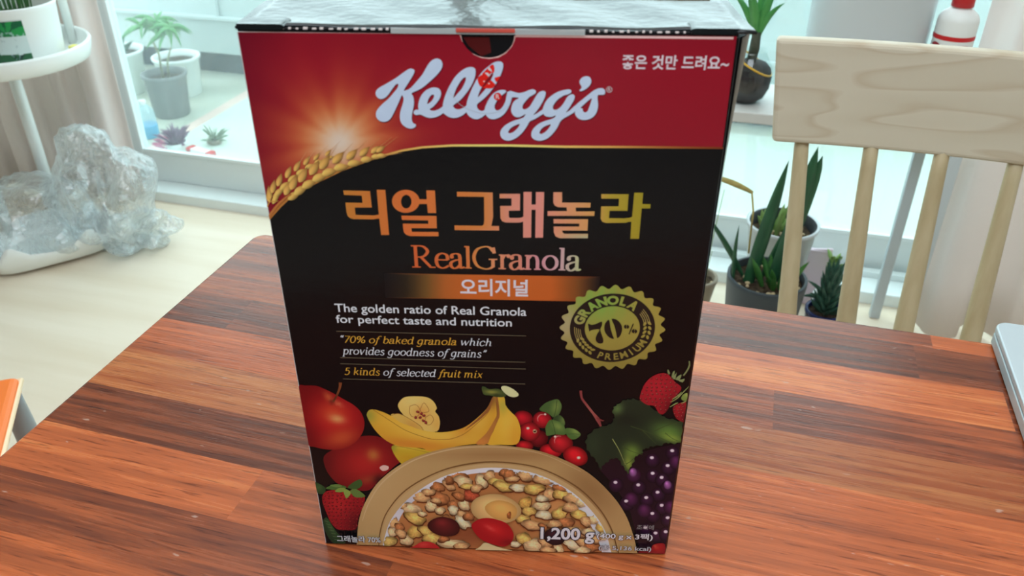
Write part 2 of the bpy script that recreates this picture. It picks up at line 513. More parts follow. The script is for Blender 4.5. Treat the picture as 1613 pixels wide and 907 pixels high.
for sx, sy in ((0, 0), (1, 0), (0, 1), (1, 1)):
    x0, y0 = (0.045, 0.385)[sx] - CX, (0.75, 1.07)[sy] - CY
    tube('leg', [(x0, y0, 0.43), (x0 + (sx - .5) * .05, y0 + (sy - .5) * .05, 0)], [0.019, 0.013], M_BIRCH2, t, 14)

# ------------------------------------------------------------------ laptop
M_ALU = mat('pale_silver_aluminium', (188, 200, 205), 0.42, 0.4, 0.25)
M_ALU2 = mat('silver_edge', (176, 190, 194), 0.4, 0.4, 0.25)
t = thing('laptop', 'closed pale silver laptop at the right end of the table', 'laptop', (0.432, 0.640, TZ))
t.rotation_euler.z = 0


def rr_prism(name, hx, hy, r, z0, z1, m, parent, bev=0.0015):
    bm = bmesh.new(); P = []
    for cx_, cy_, a0 in ((hx - r, hy - r, 0), (-hx + r, hy - r, 90), (-hx + r, -hy + r, 180), (hx - r, -hy + r, 270)):
        for k in range(9):
            a = math.radians(a0 + k * 11.25); P.append((cx_ + r * math.cos(a), cy_ + r * math.sin(a)))
    T = [bm.verts.new((x, y, z1)) for x, y in P]; B = [bm.verts.new((x, y, z0)) for x, y in P]
    bm.faces.new(T); bm.faces.new(B[::-1])
    for i in range(len(P)):
        j = (i + 1) % len(P); bm.faces.new((T[i], B[i], B[j], T[j]))
    o = from_bm(name, bm, m, parent)
    b_ = o.modifiers.new('edge', 'BEVEL'); b_.width = bev; b_.segments = 3; b_.limit_method = 'ANGLE'
    return o


rr_prism('base', 0.175, 0.1165, 0.012, 0.0015, 0.0125, M_ALU2, t)
rr_prism('hinge_gap', 0.172, 0.1135, 0.010, 0.0125, 0.0140, mat('dark_gap', (70, 84, 88), 0.5), t, 0.0003)
rr_prism('lid', 0.175, 0.1165, 0.012, 0.0140, 0.0205, M_ALU, t)
for sx in (-1, 1):
    for sy in (-1, 1): lathe('foot', [(0, 0), (0.006, 0), (0.006, 0.002), (0, 0.002)], M_ALU2, t, 14, c=(sx * .15, sy * .09, 0))


# ------------------------------------------------------------------ curtains
def curtain(name, x0, x1, y, z0, z1, folds, amp, m, label, flare=0.0, seed=0):
    rs = random.Random(seed)
    n = folds * 14
    ph = [rs.uniform(-.25, .25) for _ in range(folds + 1)]; am = [rs.uniform(.75, 1.2) for _ in range(folds + 1)]
    v, f = [], []
    NZ = 14
    for j in range(NZ + 1):
        s = j / NZ; z = z0 + (z1 - z0) * s
        for i in range(n + 1):
            u = i / n * folds; k = min(int(u), folds - 1)
            fr = u - k
            p = ph[k] * (1 - fr) + ph[k + 1] * fr
            x = x0 + (x1 - x0) * i / n + 0.010 * math.sin(2 * PI * u * 2 + p) + flare * (1 - s) ** 2 * (i / n - .5)
            yy = y + amp * (am[k] * (1 - fr) + am[k + 1] * fr) * (abs(math.sin(PI * u + p)) * 2 - 1) * -1 + 0.006 * math.sin(3 * s + k)
            v.append((x, yy, z))
    for j in range(NZ):
        for i in range(n):
            a = j * (n + 1) + i; f.append((a, a + 1, a + n + 2, a + n + 1))
    o = mesh(name, v, f, m, None, True)
    sd = o.modifiers.new('cloth_thickness', 'SOLIDIFY'); sd.thickness = 0.002
    tag(o, label, 'curtain', None)
    return o


curtain('curtain', -2.62, -1.825, 1.985, 0.02, 2.2, 7, 0.040, M_CURTAIN, 'beige pleated curtain gathered behind the white plant stand', seed=3)
curtain('curtain', 0.452, 1.50, 1.925, 0.015, 2.2, 6, 0.045, M_CURTAIN, 'beige curtain hanging in wide folds behind the birch chair', seed=8)
# ================================================================== cereal carton
BW, BH, BD, BYAW = 0.240, 0.360, 0.0672, 0.2463
_ex = np.array([math.cos(BYAW), math.sin(BYAW), 0]); _ey = np.array([-math.sin(BYAW), math.cos(BYAW), 0])
_fl = np.array([-0.240, 0.349, TZ])
_bc = _fl + _ex * BW / 2 + _ey * BD / 2
carton = thing('cereal_carton', 'tall black and red granola cereal carton standing on the table', 'cereal box', (_bc[0], _bc[1], TZ + 0.0004), BYAW)

# the printed front was measured off in perspective; G rectifies that sheet to metres (u across, z up) on the flat panel
_c, _s = math.cos(YAW), math.sin(YAW)
_fw0 = np.array([0, math.cos(PITCH), -math.sin(PITCH)]); _dn0 = np.array([0, -math.sin(PITCH), -math.cos(PITCH)])
_rz = lambda v: np.array([v[0] * _c - v[1] * _s, v[0] * _s + v[1] * _c, v[2]])
_R0, _D0, _F0 = _rz(np.array([1., 0, 0])), _rz(_dn0), _rz(_fw0)


def G(p):
    p = np.atleast_2d(np.asarray(p, float))
    d = _F0 + np.outer((p[:, 0] - 806.5) / FOCAL_PX, _R0) + np.outer((p[:, 1] - 453.5) / FOCAL_PX, _D0)
    C = np.array([0, 0, CAM_Z])
    t = ((_fl - C) @ _ey) / (d @ _ey)
    q = C + d * t[:, None] - _fl
    return np.stack([q @ _ex - BW / 2, q[:, 2]], 1)


GAIN = np.array([0.79, 0.79, 0.86])       # light falling on the sheet, so that inks are stored as their own colour


def ink(c):
    return np.clip(lin(c) / GAIN, 0.002, 0.88)


def inside(P, poly):
    x, y = P[:, 0], P[:, 1]; r = np.zeros(len(P), bool); n = len(poly)
    for i in range(n):
        (x1, y1), (x2, y2) = poly[i], poly[(i + 1) % n]
        c = (y1 > y) != (y2 > y)
        if y1 != y2: r ^= c & (x < (x2 - x1) * (y - y1) / (y2 - y1) + x1)
    return r


def crop(pts, ox, oy, s):
    return [(ox + x / s, oy + y / s) for x, y in pts]


class Ink:
    """collects flat printed shapes given on the measured sheet and builds one mesh lying on the carton front"""

    def __init__(self, base):
        self.v, self.f, self.c, self.d = [], [], [], base

    def add(self, P, F, colors, uv=False):
        g = np.array(P, float) if uv else G(P)
        g[:, 0] = np.clip(g[:, 0], -BW / 2 + .0006, BW / 2 - .0010); g[:, 1] = np.clip(g[:, 1], .0015, BH)
        b = len(self.v)
        y = -BD / 2 - self.d
        self.v += [(float(a), y, float(z)) for a, z in g]
        self.f += [tuple(b + i for i in q) for q in F]
        self.c += [tuple(k) for k in colors]
        self.d += 6e-6

    def poly(self, pts, col, sm=0, grid=None, holes=(), uv=False):
        if sm: pts = [tuple(p) for p in catmull(pts, sm, True)]
        holes = [[tuple(p) for p in (catmull(h, sm, True) if sm else h)] for h in holes]
        V = [tuple(p) for p in pts]; E = [(i, (i + 1) % len(V)) for i in range(len(V))]
        for h in holes:
            b = len(V); V += h; E += [(b + i, b + (i + 1) % len(h)) for i in range(len(h))]
        if grid:
            A = np.array(pts); lo, hi = A.min(0), A.max(0)
            X, Y = np.meshgrid(np.arange(lo[0] + grid / 2, hi[0], grid), np.arange(lo[1] + grid / 2, hi[1], grid))
            X = X + (np.arange(X.shape[0]) % 2 * grid / 2)[:, None]
            Q = np.stack([X.ravel(), Y.ravel()], 1); Q = Q[inside(Q, pts)]
            V += [tuple(q) for q in Q]
        r = delaunay_2d_cdt([Vector(p) for p in V], E, [], 0, 1e-7)
        P = np.array([tuple(p) for p in r[0]]); T = [tuple(t) for t in r[2]]
        Cn = P[np.array(T)].mean(1)
        k = inside(Cn, pts)
        for h in holes: k &= ~inside(Cn, h)
        T = [t for t, q in zip(T, k) if q]
        cl = ink(col(P[:, 0], P[:, 1])) if callable(col) else np.repeat(ink(col)[None], len(P), 0)
        self.add(P, T, cl, uv)

    def stroke(self, path, w, col, sm=6, uv=False):
        P = np.array(catmull(path, sm) if sm and len(path) > 2 else path, float); n = len(P)
        d = np.gradient(P, axis=0); d /= np.linalg.norm(d, axis=1)[:, None] + 1e-12
        nn = np.stack([-d[:, 1], d[:, 0]], 1)
        W_ = np.interp(np.linspace(0, 1, n), np.linspace(0, 1, len(w)), w) if hasattr(w, '__len__') else np.full(n, w)
        A, B = P + nn * W_[:, None] / 2, P - nn * W_[:, None] / 2
        V = np.concatenate([A, B]); F = [(i, i + 1, n + i + 1, n + i) for i in range(n - 1)]
        cl = ink(col(V[:, 0], V[:, 1])) if callable(col) else np.repeat(ink(col)[None], len(V), 0)
        self.add(V, F, cl, uv)

    def blob(self, cx, cy, rx, ry, rot=0, col=(200, 160, 100), irr=0.0, seed=0, dark=0.5, hi=(-0.35, -0.45, 0.5), spot=None, seg=18, clip=None):
        rs = random.Random(seed); R = 5
        ph = [rs.uniform(0, 6.28) for _ in range(3)]
        P, F = [(0, 0)], []
        for r in range(1, R + 1):
            for k in range(seg):
                a = 2 * PI * k / seg
                q = (1 + irr * (math.sin(2 * a + ph[0]) * .5 + math.sin(3 * a + ph[1]) * .35 + .25 * math.sin(5 * a + ph[2]))) * r / R
                P.append((q * math.cos(a), q * math.sin(a)))
        for k in range(seg): F.append((0, 1 + k, 1 + (k + 1) % seg))
        for r in range(R - 1):
            for k in range(seg):
                a, b = 1 + r * seg + k, 1 + r * seg + (k + 1) % seg; F.append((a, a + seg, b + seg, b))
        U = np.array(P); rho2 = (U ** 2).sum(1)
        c_, s_ = math.cos(rot), math.sin(rot)
        X = np.stack([cx + U[:, 0] * rx * c_ - U[:, 1] * ry * s_, cy + U[:, 0] * rx * s_ + U[:, 1] * ry * c_], 1)
        k = (1.08 + (np.array([rs.uniform(-.13, .13) for _ in rho2]) if irr > .1 else 0)) - dark * rho2 + hi[2] * np.exp(-((U[:, 0] - hi[0]) ** 2 + (U[:, 1] - hi[1]) ** 2) / 0.18)
        if clip is not None:
            ins = inside(X, clip)
            F = [q for q in F if all(ins[i] for i in q)]
        cl = ink(np.clip(np.asarray(col)[None] * k[:, None], 2, 250))
        self.add(X, F, cl)
        if spot:
            self.blob(cx + rx * spot[0], cy + ry * spot[1], spot[2], spot[2] * .8, 0, spot[3], 0, 0, 0.2, (0, 0, 0.1), seg=10)

    def build(self, name, m, parent):
        me = bpy.data.meshes.new(name); me.from_pydata(self.v, [], self.f); me.materials.append(m)
        at = me.color_attributes.new('ink', 'FLOAT_COLOR', 'POINT')
        at.data.foreach_set('color', np.concatenate([np.array(self.c), np.ones((len(self.c), 1))], 1).astype(np.float32).ravel())
        return link(name, me, parent)


# ---- lettering -----------------------------------------------------
def font_glyphs(s, bold):
    """outline font: list of (vertices, faces) per visible character, laid out on a baseline at y = 0"""
    cu = bpy.data.curves.new('lettering', 'FONT'); cu.body = s; cu.offset = bold; cu.resolution_u = 4
    o = bpy.data.objects.new('lettering', cu); COL.objects.link(o)
    dg = bpy.context.evaluated_depsgraph_get(); dg.update()
    me = bpy.data.meshes.new_from_object(o.evaluated_get(dg))
    V = np.array([tuple(v.co)[:2] for v in me.vertices]); F = [tuple(p.vertices) for p in me.polygons]
    bpy.data.objects.remove(o); bpy.data.curves.remove(cu); bpy.data.meshes.remove(me)
    return V, F


SG = {
 'a': (.95, ['C .14,.78 .22,.93 .42,1 .62,.93 .67,.72', 'L .67,.75 .67,.15', 'C .67,.18 .73,.03 .93,.1', 'C .67,.6 .35,.53 .13,.38 .12,.16 .28,.0 .48,.05 .67,.24', 'D .18,.78']),
 'e': (.92, ['L .12,.56 .8,.56', 'C .8,.56 .74,.88 .48,1 .2,.85 .1,.5 .2,.13 .5,0 .84,.17']),
 'o': (1.04, ['O .52,.5 .4,.47']),
 'l': (.52, ['L .26,1.52 .26,0', 'S .26,0 .21', 'L .06,1.48 .26,1.48']),
 'r': (.72, ['L .25,1 .25,0', 'S .25,0 .22', 'L .06,.96 .25,.96', 'C .25,.7 .4,.93 .64,.97', 'D .63,.9']),
 'n': (1.12, ['L .24,1 .24,0', 'S .24,0 .2', 'L .06,.96 .24,.96', 'C .24,.72 .46,.96 .72,.9 .82,.62', 'L .82,.66 .82,0', 'S .82,0 .2']),
 'R': (1.5, ['L .32,1.5 .32,0', 'S .32,0 .26', 'C .06,1.47 .32,1.47 .78,1.44 1.04,1.12 .78,.77 .32,.72', 'L .6,.76 1.16,.08', 'L 1.1,.04 1.48,.04']),
 'G': (1.66, ['C 1.3,1.2 1.12,1.44 .82,1.5 .36,1.3 .16,.75 .36,.2 .82,0 1.15,.06 1.3,.2', 'L 1.3,.62 1.3,.12', 'S 1.3,.62 .26', 'L 1.32,1.46 1.38,1.06']),
 'b': (1.02, ['L .24,1.52 .22,.08', 'C .22,.7 .5,1 .85,.8 .88,.4 .62,.02 .22,.12', 'L .08,1.48 .24,1.48']),
 'd': (1.08, ['C .8,.8 .5,1 .17,.75 .14,.3 .4,0 .8,.24', 'L .82,1.52 .8,.1', 'C .8,.12 .86,.02 1.02,.08', 'L .66,1.48 .82,1.48']),
 'c': (.9, ['C .8,.78 .55,1 .2,.8 .12,.45 .28,.06 .55,0 .84,.18', 'D .78,.8']),
 'f': (.66, ['C .86,1.42 .64,1.52 .42,1.3 .34,.9 .27,.3 .18,-.25 -.06,-.42', 'L .1,.97 .66,.97']),
 'g': (1.02, ['C .78,.8 .5,1 .17,.75 .15,.32 .4,.04 .78,.28', 'C .8,1 .77,.1 .6,-.4 .3,-.48 .04,-.34']),
 'h': (1.1, ['L .24,1.52 .24,0', 'C .24,.72 .46,.96 .72,.9 .82,.62', 'L .82,.66 .82,.1', 'C .82,.12 .88,.02 1.04,.08', 'L .08,1.48 .24,1.48']),
 'i': (.54, ['L .25,1 .25,.1', 'C .25,.12 .31,.02 .47,.08', 'L .08,.96 .25,.96', 'D .28,1.36']),
 'k': (1.02, ['L .24,1.52 .24,0', 'L .26,.42 .8,.96', 'L .44,.62 .88,.04', 'L .08,1.48 .24,1.48']),
 'm': (1.68, ['L .24,1 .24,0', 'L .06,.96 .24,.96', 'C .24,.72 .44,.96 .68,.9 .76,.62', 'L .76,.66 .76,0', 'C .76,.72 .98,.96 1.24,.9 1.32,.62', 'L 1.32,.66 1.32,.1', 'C 1.32,.12 1.38,.02 1.54,.08']),
 'p': (1.06, ['L .26,1 .26,-.46', 'C .26,.74 .54,1 .87,.8 .9,.4 .66,.02 .26,.14', 'L .08,.96 .26,.96', 'S .26,-.46 .18']),
 's': (.82, ['C .68,.82 .45,1 .2,.8 .4,.55 .68,.34 .6,.05 .35,0 .1,.18']),
 't': (.66, ['L .3,1.28 .28,.22', 'C .28,.26 .36,.02 .62,.12', 'L .08,.97 .6,.97']),
 'u': (1.1, ['C .22,1 .22,.3 .4,.02 .8,.28', 'L .8,1 .8,.1', 'C .8,.12 .86,.02 1.02,.08', 'L .06,.96 .22,.96']),
 'v': (.94, ['L .14,1 .42,0', 'L .42,0 .84,1', 'L .04,.97 .26,.97']),
 'w': (1.4, ['L .14,1 .4,0', 'L .4,0 .74,.98', 'L .7,.98 .96,0', 'L .96,0 1.32,1', 'L .04,.97 .26,.97']),
 'x': (.98, ['L .16,.98 .82,.02', 'L .82,.98 .14,.02']),
 '5': (.98, ['L .82,1.4 .3,1.4', 'L .3,1.42 .22,.84', 'C .22,.84 .56,.94 .82,.62 .72,.15 .4,0 .1,.12']),
 '7': (.96, ['L .1,1.38 .9,1.38', 'L .9,1.4 .34,0']),
 '0': (1.06, ['O .53,.7 .38,.69']),
 '%': (1.5, ['O .36,1.05 .24,.32', 'O 1.14,.35 .24,.32', 'L 1.15,1.4 .32,0']),
 '\u201c': (.66, ['C .24,1.1 .16,1.3 .3,1.5', 'C .5,1.1 .42,1.3 .56,1.5']),
 '\u201d': (.66, ['C .3,1.5 .34,1.3 .18,1.1', 'C .56,1.5 .6,1.3 .44,1.1']),
 ' ': (.52, []),
}


def serif_glyphs(s, thick=.21, thin=.085, shear=0.0, track=0.0):
    """a small high-contrast roman, drawn stroke by stroke with a broad pen; returns a list of (V, F, character index)"""
    out = []; x0 = 0.0
    for ci, ch in enumerate(s):
        adv, st = SG[ch]
        for q in st:
            kind, rest = q[0], q[2:].split(' ')
            pts = [tuple(float(k) for k in r.split(',')) for r in rest]
            if kind == 'S':
                (cx, cy), hw_ = pts[0], pts[1][0]
                P = np.array([(cx - hw_, cy + thin * .5), (cx + hw_, cy + thin * .5)]); wv = np.full(2, thin)
            elif kind == 'D':
                cx, cy = pts[0]; r = thick * .62
                A = np.array([(cx + r * math.cos(k * PI / 5), cy + r * math.sin(k * PI / 5)) for k in range(10)])
                out.append((A + [x0, 0], [tuple(range(10))], ci)); continue
            else:
                if kind == 'O':
                    (cx, cy), (rx, ry) = pts
                    P = np.array([(cx + rx * math.cos(k * PI / 14), cy + ry * math.sin(k * PI / 14)) for k in range(29)])
                elif kind == 'C': P = np.array(catmull(pts, 6))
                else: P = np.array(pts)
                d = np.gradient(P, axis=0); d /= np.linalg.norm(d, axis=1)[:, None]
                wv = thin + (thick - thin) * np.abs(d[:, 1]) ** 1.4
                if ch in 'vwx' and kind == 'L' and len(P) == 2 and d[0, 0] * d[0, 1] > 0: wv *= .6
            d = np.gradient(P, axis=0); d /= np.linalg.norm(d, axis=1)[:, None]
            nn = np.stack([-d[:, 1], d[:, 0]], 1) * wv[:, None] / 2; n = len(P)
            out.append((np.concatenate([P + nn, P - nn]) + [x0, 0], [(i, i + 1, n + i + 1, n + i) for i in range(n - 1)], ci))
        x0 += adv + track
    if shear: out = [(V + np.stack([V[:, 1] * shear, 0 * V[:, 1]], 1), F, c) for V, F, c in out]
    return out


def fit(ik, glyphs, xl, xr, ytop, ybase, col, hi_y, lo_y=0.0):
    """scale glyph outlines so that x spans xl..xr and lo_y..hi_y spans ybase..ytop on the sheet (measured at mid width)"""
    A = np.concatenate([g[0] for g in glyphs]); xa, xb = A[:, 0].min(), A[:, 0].max()
    xm, ym = (xl + xr) / 2, (ytop + ybase) / 2
    u0, u1 = G([(xl, ym)])[0, 0], G([(xr, ym)])[0, 0]
    z0, z1 = G([(xm, ybase)])[0, 1], G([(xm, ytop)])[0, 1]
    for V, F, ci in glyphs:
        U = np.stack([u0 + (V[:, 0] - xa) / (xb - xa) * (u1 - u0), z0 + (V[:, 1] - lo_y) / (hi_y - lo_y) * (z1 - z0)], 1)
        c = col(ci) if callable(col) else col
        if callable(c): cl = ink(c((V[:, 0] - xa) / (xb - xa), (V[:, 1] - lo_y) / (hi_y - lo_y)))
        else: cl = np.repeat(ink(c)[None], len(U), 0)
        ik.add(U, F, cl, True); ik.d -= 5e-6
    ik.d += 6e-6


def text(ik, s, bold, xl, xr, ytop, ybase, col, hi=None, lo=0.0, edge=None):
    if edge:
        V, F = font_glyphs(s, bold + edge[0]); A, _ = font_glyphs(s, bold)
        h = A[:, 1].max() if hi is None else hi; l = A[:, 1].min() if lo is None else lo
        k = (xr - xl) / (A[:, 0].max() - A[:, 0].min()); e = edge[0] * k
        fit(ik, [(V, F, 0)], xl - e, xr + e, ytop, ybase, edge[1], h, l)
    if edge: ik.d += 6e-5
    V, F = font_glyphs(s, bold)
    fit(ik, [(V, F, 0)], xl, xr, ytop, ybase, col, V[:, 1].max() if hi is None else hi, V[:, 1].min() if lo is None else lo)


WHITE = (196, 200, 220)
M_INK = print_mat('printed_glossy_card', 0.20, 0.22, 0.0, 0.0)
M_FOIL = print_mat('printed_holographic_foil', 0.34, 0.5, 0.15)
M_BLACK = mat('black_glossy_card', (14, 14, 18), 0.22, 0.3)
M_CUT = mat('white_cut_board_edge', (225, 215, 212), 0.7, 0.2)

# ---- body ----------------------------------------------------------
hw, hd = BW / 2, BD / 2
body_bm = bmesh.new()
NZb, prof = 12, []
rings = []
for i in range(NZb + 1):
    z = 0.001 + (BH - 0.003) * i / NZb
    s = i / NZb
    bul = 0.0030 * (0.25 + 0.75 * s); bur = 0.0015 * s + 0.0070 * s ** 3
    P = []
    r = 0.0022
    for (sx, sy) in ((1, -1), (1, 1), (-1, 1), (-1, -1)):
        cx_, cy_ = sx * (hw - r), sy * (hd - r)
        a0 = math.atan2(sy, sx)
        for k in (-1, -.5, 0, .5, 1):
            a = a0 + k * PI / 4
            P.append((cx_ + r * math.cos(a), cy_ + r * math.sin(a)))
        nx = (1, -1)[(sx, sy) in ((-1, 1), (1, 1)) and sx < 0 or False]
        if (sx, sy) == (1, -1):
            for q, w_ in ((.10, .42), (.26, .92), (.5, 1.0), (.8, .5)): P.append((hw + bur * w_, -hd + BD * q))
        if (sx, sy) == (-1, 1):
            for q in (.2, .4, .6, .8): P.append((-hw - bul * math.sin(PI * q), hd - BD * q))
    rings.append([body_bm.verts.new((x, max(y, -hd + 0.0008), z)) for x, y in P])
for a, b in zip(rings[:-1], rings[1:]):
    n = len(a)
    for k in range(n): body_bm.faces.new((a[k], a[(k + 1) % n], b[(k + 1) % n], b[k]))
body_bm.faces.new(rings[0][::-1]); body_bm.faces.new(rings[-1])
from_bm('carton_body', body_bm, M_BLACK, carton)

# front sheet with the thumb notch cut out of its top edge
notch_u0, notch_u1 = G([(724.5, 55)])[0, 0], G([(812, 56)])[0, 0]
notch_z = G([(771, 94)])[0, 1]
nc = (notch_u0 + notch_u1) / 2; nr = (notch_u1 - notch_u0) / 2
nz_top = BH - 0.0015
arc = [(nc + nr * math.cos(a), nz_top - (nz_top - notch_z) * math.sin(a)) for a in np.linspace(0, PI, 25)]
outl = [(-hw + .0006, 0.0015), (hw - .0006, 0.0015), (hw - .0006, nz_top)] + arc + [(-hw + .0006, nz_top)]
pan = Ink(0.0)
pan.poly(outl, (12, 12, 16), uv=True)
front = pan.build('front_panel', M_INK, carton)
rim = Ink(0.00002)
rim.stroke([(u, z) for u, z in arc], 0.0011, (214, 178, 178), 0, True)
rim.stroke([(-hw + .001, nz_top), (nc - nr, nz_top)], 0.0011, (214, 180, 184), 0, True)
rim.stroke([(nc + nr, nz_top), (hw - .0035, nz_top)], 0.0011, (214, 180, 184), 0, True)
rim.stroke([(-hw + .0006, .002), (-hw + .0006, nz_top)], 0.0007, (190, 186, 190), 0, True)
rim.build('cut_edge', M_INK, carton)['label'] = 'white raw board edge along the top, the side and the thumb notch'

# ---- red header with sun glow -------------------------------------
def border(x):
    bx = [423.8, 440, 457, 490, 540, 590, 633, 664.6, 712, 800, 887, 1000, 1140, 1150]
    by = [345.5, 327, 311, 292, 268, 250, 238, 233, 230, 230, 232, 232.5, 234, 234.5]
    return np.interp(x, bx, by)


def header_col(x, y):
    x, y = np.asarray(x, float), np.asarray(y, float)
    base = np.stack([136 + 0 * x, 21 + 0 * x, 38 + 0 * x], 1)
    base -= (np.clip((110 - y) / 110, 0, 1) * 14)[:, None] * np.array([1.2, .4, .4])
    base -= (np.clip((470 - x) / 90, 0, 1) * 26)[:, None] * np.array([1, .15, .1])
    dx, dy = x - 535, (y - 225) * 1.08
    r = np.hypot(dx, dy); a = np.arctan2(dy, dx)
    ray = 1 + .07 * np.cos(a * 9 + .6) + .05 * np.cos(a * 17 + 2)
    r = r / ray
    o = .92 * np.exp(-(r / 90) ** 2); g = np.exp(-(r / 56) ** 2); w = np.exp(-(r / 34) ** 2)
    c = base * (1 - o[:, None]) + np.array([196, 100, 48]) * o[:, None]
    c = c * (1 - g[:, None]) + np.array([206, 138, 84]) * g[:, None]
    c = c * (1 - w[:, None]) + np.array([206, 188, 178]) * w[:, None]
    return c


hd_ = Ink(0.00003)
xs = np.linspace(1160.5, 424, 90)
xs2 = xs.copy(); ys2 = border(xs)
# the sheet's left edge runs (372,52)-(424,345); the red stops a little short of the right edge
pl = [(373, 52), (724, 55)] + [(724.5, 57), (727.5, 66), (735, 77), (746, 87), (758, 92.5), (771, 94), (785, 92), (797, 85), (806, 75), (811, 64), (812, 57)] + [(1160.5, 58), (1137.5, 234)] + \
     [(x, float(border(x))) for x in np.linspace(1128, 426, 80)] + [(423.5, 344)]
hd_.poly(pl, header_col, grid=5)
hdr = hd_.build('printed_red_header', M_INK, front)
hdr['label'] = 'red top third of the front print with a sun glow at left'

gl = Ink(0.0002)
gp = [(x, float(border(x))) for x in np.linspace(424.2, 1141, 90)]


def gold(x, y):
    t = np.clip((np.asarray(x) - 424) / 720, 0, 1)[:, None]
    g = np.exp(-((np.asarray(x) - 790) / 190) ** 2)[:, None]
    return np.array([176, 112, 54]) * (1 - g) + np.array([232, 204, 120]) * g - np.clip(t - .75, 0, 1) * np.array([260, 260, 130])


gl.stroke(gp, [4.5, 3.6, 3.2, 3.4, 3.6, 3.4, 3.0], gold, 0)
gl.build('printed_gold_line', M_INK, front)

# ---- wheat ears ----------------------------------------------------
wh = Ink(0.0003)


def grain(cx, cy, L, Wd, a, c, tipc, bend=0.15):
    pts = []
    for k in range(17):
        t = k / 16
        w = Wd / 2 * math.sin(PI * min(t * 1.12, 1) ** .8) * (1 - .25 * t)
        pts.append((t * L - L * .35, -w + bend * L * (t * t) * .5))
    low = [(x, -y + bend * L * (((x + L * .35) / L) ** 2)) for x, y in reversed(pts)]
    ca, sa = math.cos(a), math.sin(a)
    P = [(cx + x * ca - y * sa, cy + x * sa + y * ca) for x, y in pts + low[1:-1]]

    def cf(x, y):
        X, Y = np.asarray(x) - cx, np.asarray(y) - cy
        u = (X * ca + Y * sa) / L; v = (-X * sa + Y * ca) / (Wd / 2)
        k = np.clip(1.05 - .35 * (v + .35) ** 2 - .25 * np.clip(u - .2, 0, 1), .35, 1.1)[:, None]
        m_ = np.clip(u + .35, 0, 1)[:, None] ** 2
        return (np.asarray(c) * (1 - m_) + np.asarray(tipc) * m_) * k
    wh.poly(P, cf, grid=max(Wd / 4, 1.4))


def ear(spine, n, L, Wd, lightc, seed):
    S = catmull(spine, 10); rs = random.Random(seed)
    S = np.array(S); dS = np.gradient(S, axis=0)
    awn = []
    for i in range(n):
        t = i / (n - 1); k = int(t * (len(S) - 1)); p, d = S[k], dS[k]
        a = math.atan2(d[1], d[0]); sc = .62 + .38 * math.sin(PI * min(1, .25 + t * .8))
        for sd in (-1, 1):
            nx, ny = -math.sin(a) * sd, math.cos(a) * sd
            spread = Wd * .52 * sc
            aa = a + sd * (0.10 if sd > 0 else .42)
            qx, qy = p[0] + nx * spread, p[1] + ny * spread
            if i % 2 == 0 or t > .5:
                awn.append((qx, qy, aa))
            grain(qx, qy, L * sc, Wd * sc, aa, (216, 168, 92) if sd < 0 else (226, 182, 98), (112, 70, 36), .12 * sd)
    return awn


a1 = ear(crop([(92, 660), (120, 590), (220, 480), (360, 365), (520, 270), (690, 205)], 415, 215, 6.72), 9, 25, 10.5, 0, 1)
a2 = ear(crop([(285, 600), (400, 500), (560, 395), (740, 305), (940, 245), (1150, 190), (1240, 175)], 415, 215, 6.72), 10, 31, 14.5, 0, 2)
wh.d -= 0.0002
for (x, y, a) in a2[4:]:
    wh.stroke([(x + 8 * math.cos(a), y + 8 * math.sin(a)), (x + 34 * math.cos(a - .04), y + 34 * math.sin(a - .04) - 1)], [.8, .25], (178, 128, 84), 0)
for (x, y, a) in a1[6:]:
    wh.stroke([(x + 6 * math.cos(a), y + 6 * math.sin(a)), (x + 28 * math.cos(a), y + 28 * math.sin(a))], [.7, .25], (196, 150, 110), 0)
wh.d += 0.0002
wh.stroke(crop([(45, 745), (62, 705), (90, 690), (165, 685)], 415, 215, 6.72), [2, 1.8, 1.4, .6], (190, 138, 72))
wh.stroke(crop([(60, 850), (150, 730), (250, 640), (300, 610)], 415, 215, 6.72), [4, 3.6, 3, 2.4], (176, 108, 58))
wh.build('printed_wheat_ears', M_INK, front)

# ---- brand script --------------------------------------------------
Kp = [(440,145),(472,160),(475,185),(455,230),(400,320),(350,403),(385,400),(430,375),(500,300),(570,215),(630,110),(680,50),(740,25),(790,45),(808,90),(800,140),(760,200),(680,280),(580,365),(510,405),(443,437),(460,475),(470,530),(465,600),(450,670),(443,740),(455,785),(475,800),(492,810),(488,835),(460,853),(420,858),(370,840),(325,800),(305,750),(303,690),(315,630),(335,570),(347,510),(340,480),(325,462),(300,520),(255,620),(210,710),(170,760),(120,778),(70,770),(30,735),(18,690),(30,640),(90,570),(170,500),(230,430),(270,380),(285,340),(275,326),(250,338),(210,390),(160,460),(120,495),(75,507),(35,488),(15,450),(20,410),(60,370),(140,325),(250,260),(340,195),(400,155)]
ep = [(465,665),(475,645),(500,632),(523,632),(520,590),(530,530),(560,460),(610,405),(670,375),(720,368),(765,382),(788,415),(790,460),(770,510),(730,565),(690,605),(655,628),(690,645),(740,638),(790,612),(830,585),(850,640),(820,670),(780,700),(730,722),(670,732),(610,720),(570,700),(540,690),(505,697),(475,688)]
eh = [(628,565),(640,515),(665,470),(695,453),(710,465),(700,500),(670,540)]
lp = [(812,597),(825,520),(860,420),(910,320),(970,230),(1050,160),(1110,132),(1160,127),(1195,145),(1203,190),(1190,260),(1150,350),(1090,440),(1020,520),(940,580),(945,605),(970,625),(1010,628),(1060,608),(1110,575),(1120,630),(1090,665),(1040,705),(980,728),(930,732),(880,718),(840,690),(820,670)]
lh = [(940,495),(955,430),(990,350),(1040,275),(1075,247),(1088,258),(1080,300),(1040,380),(990,440)]
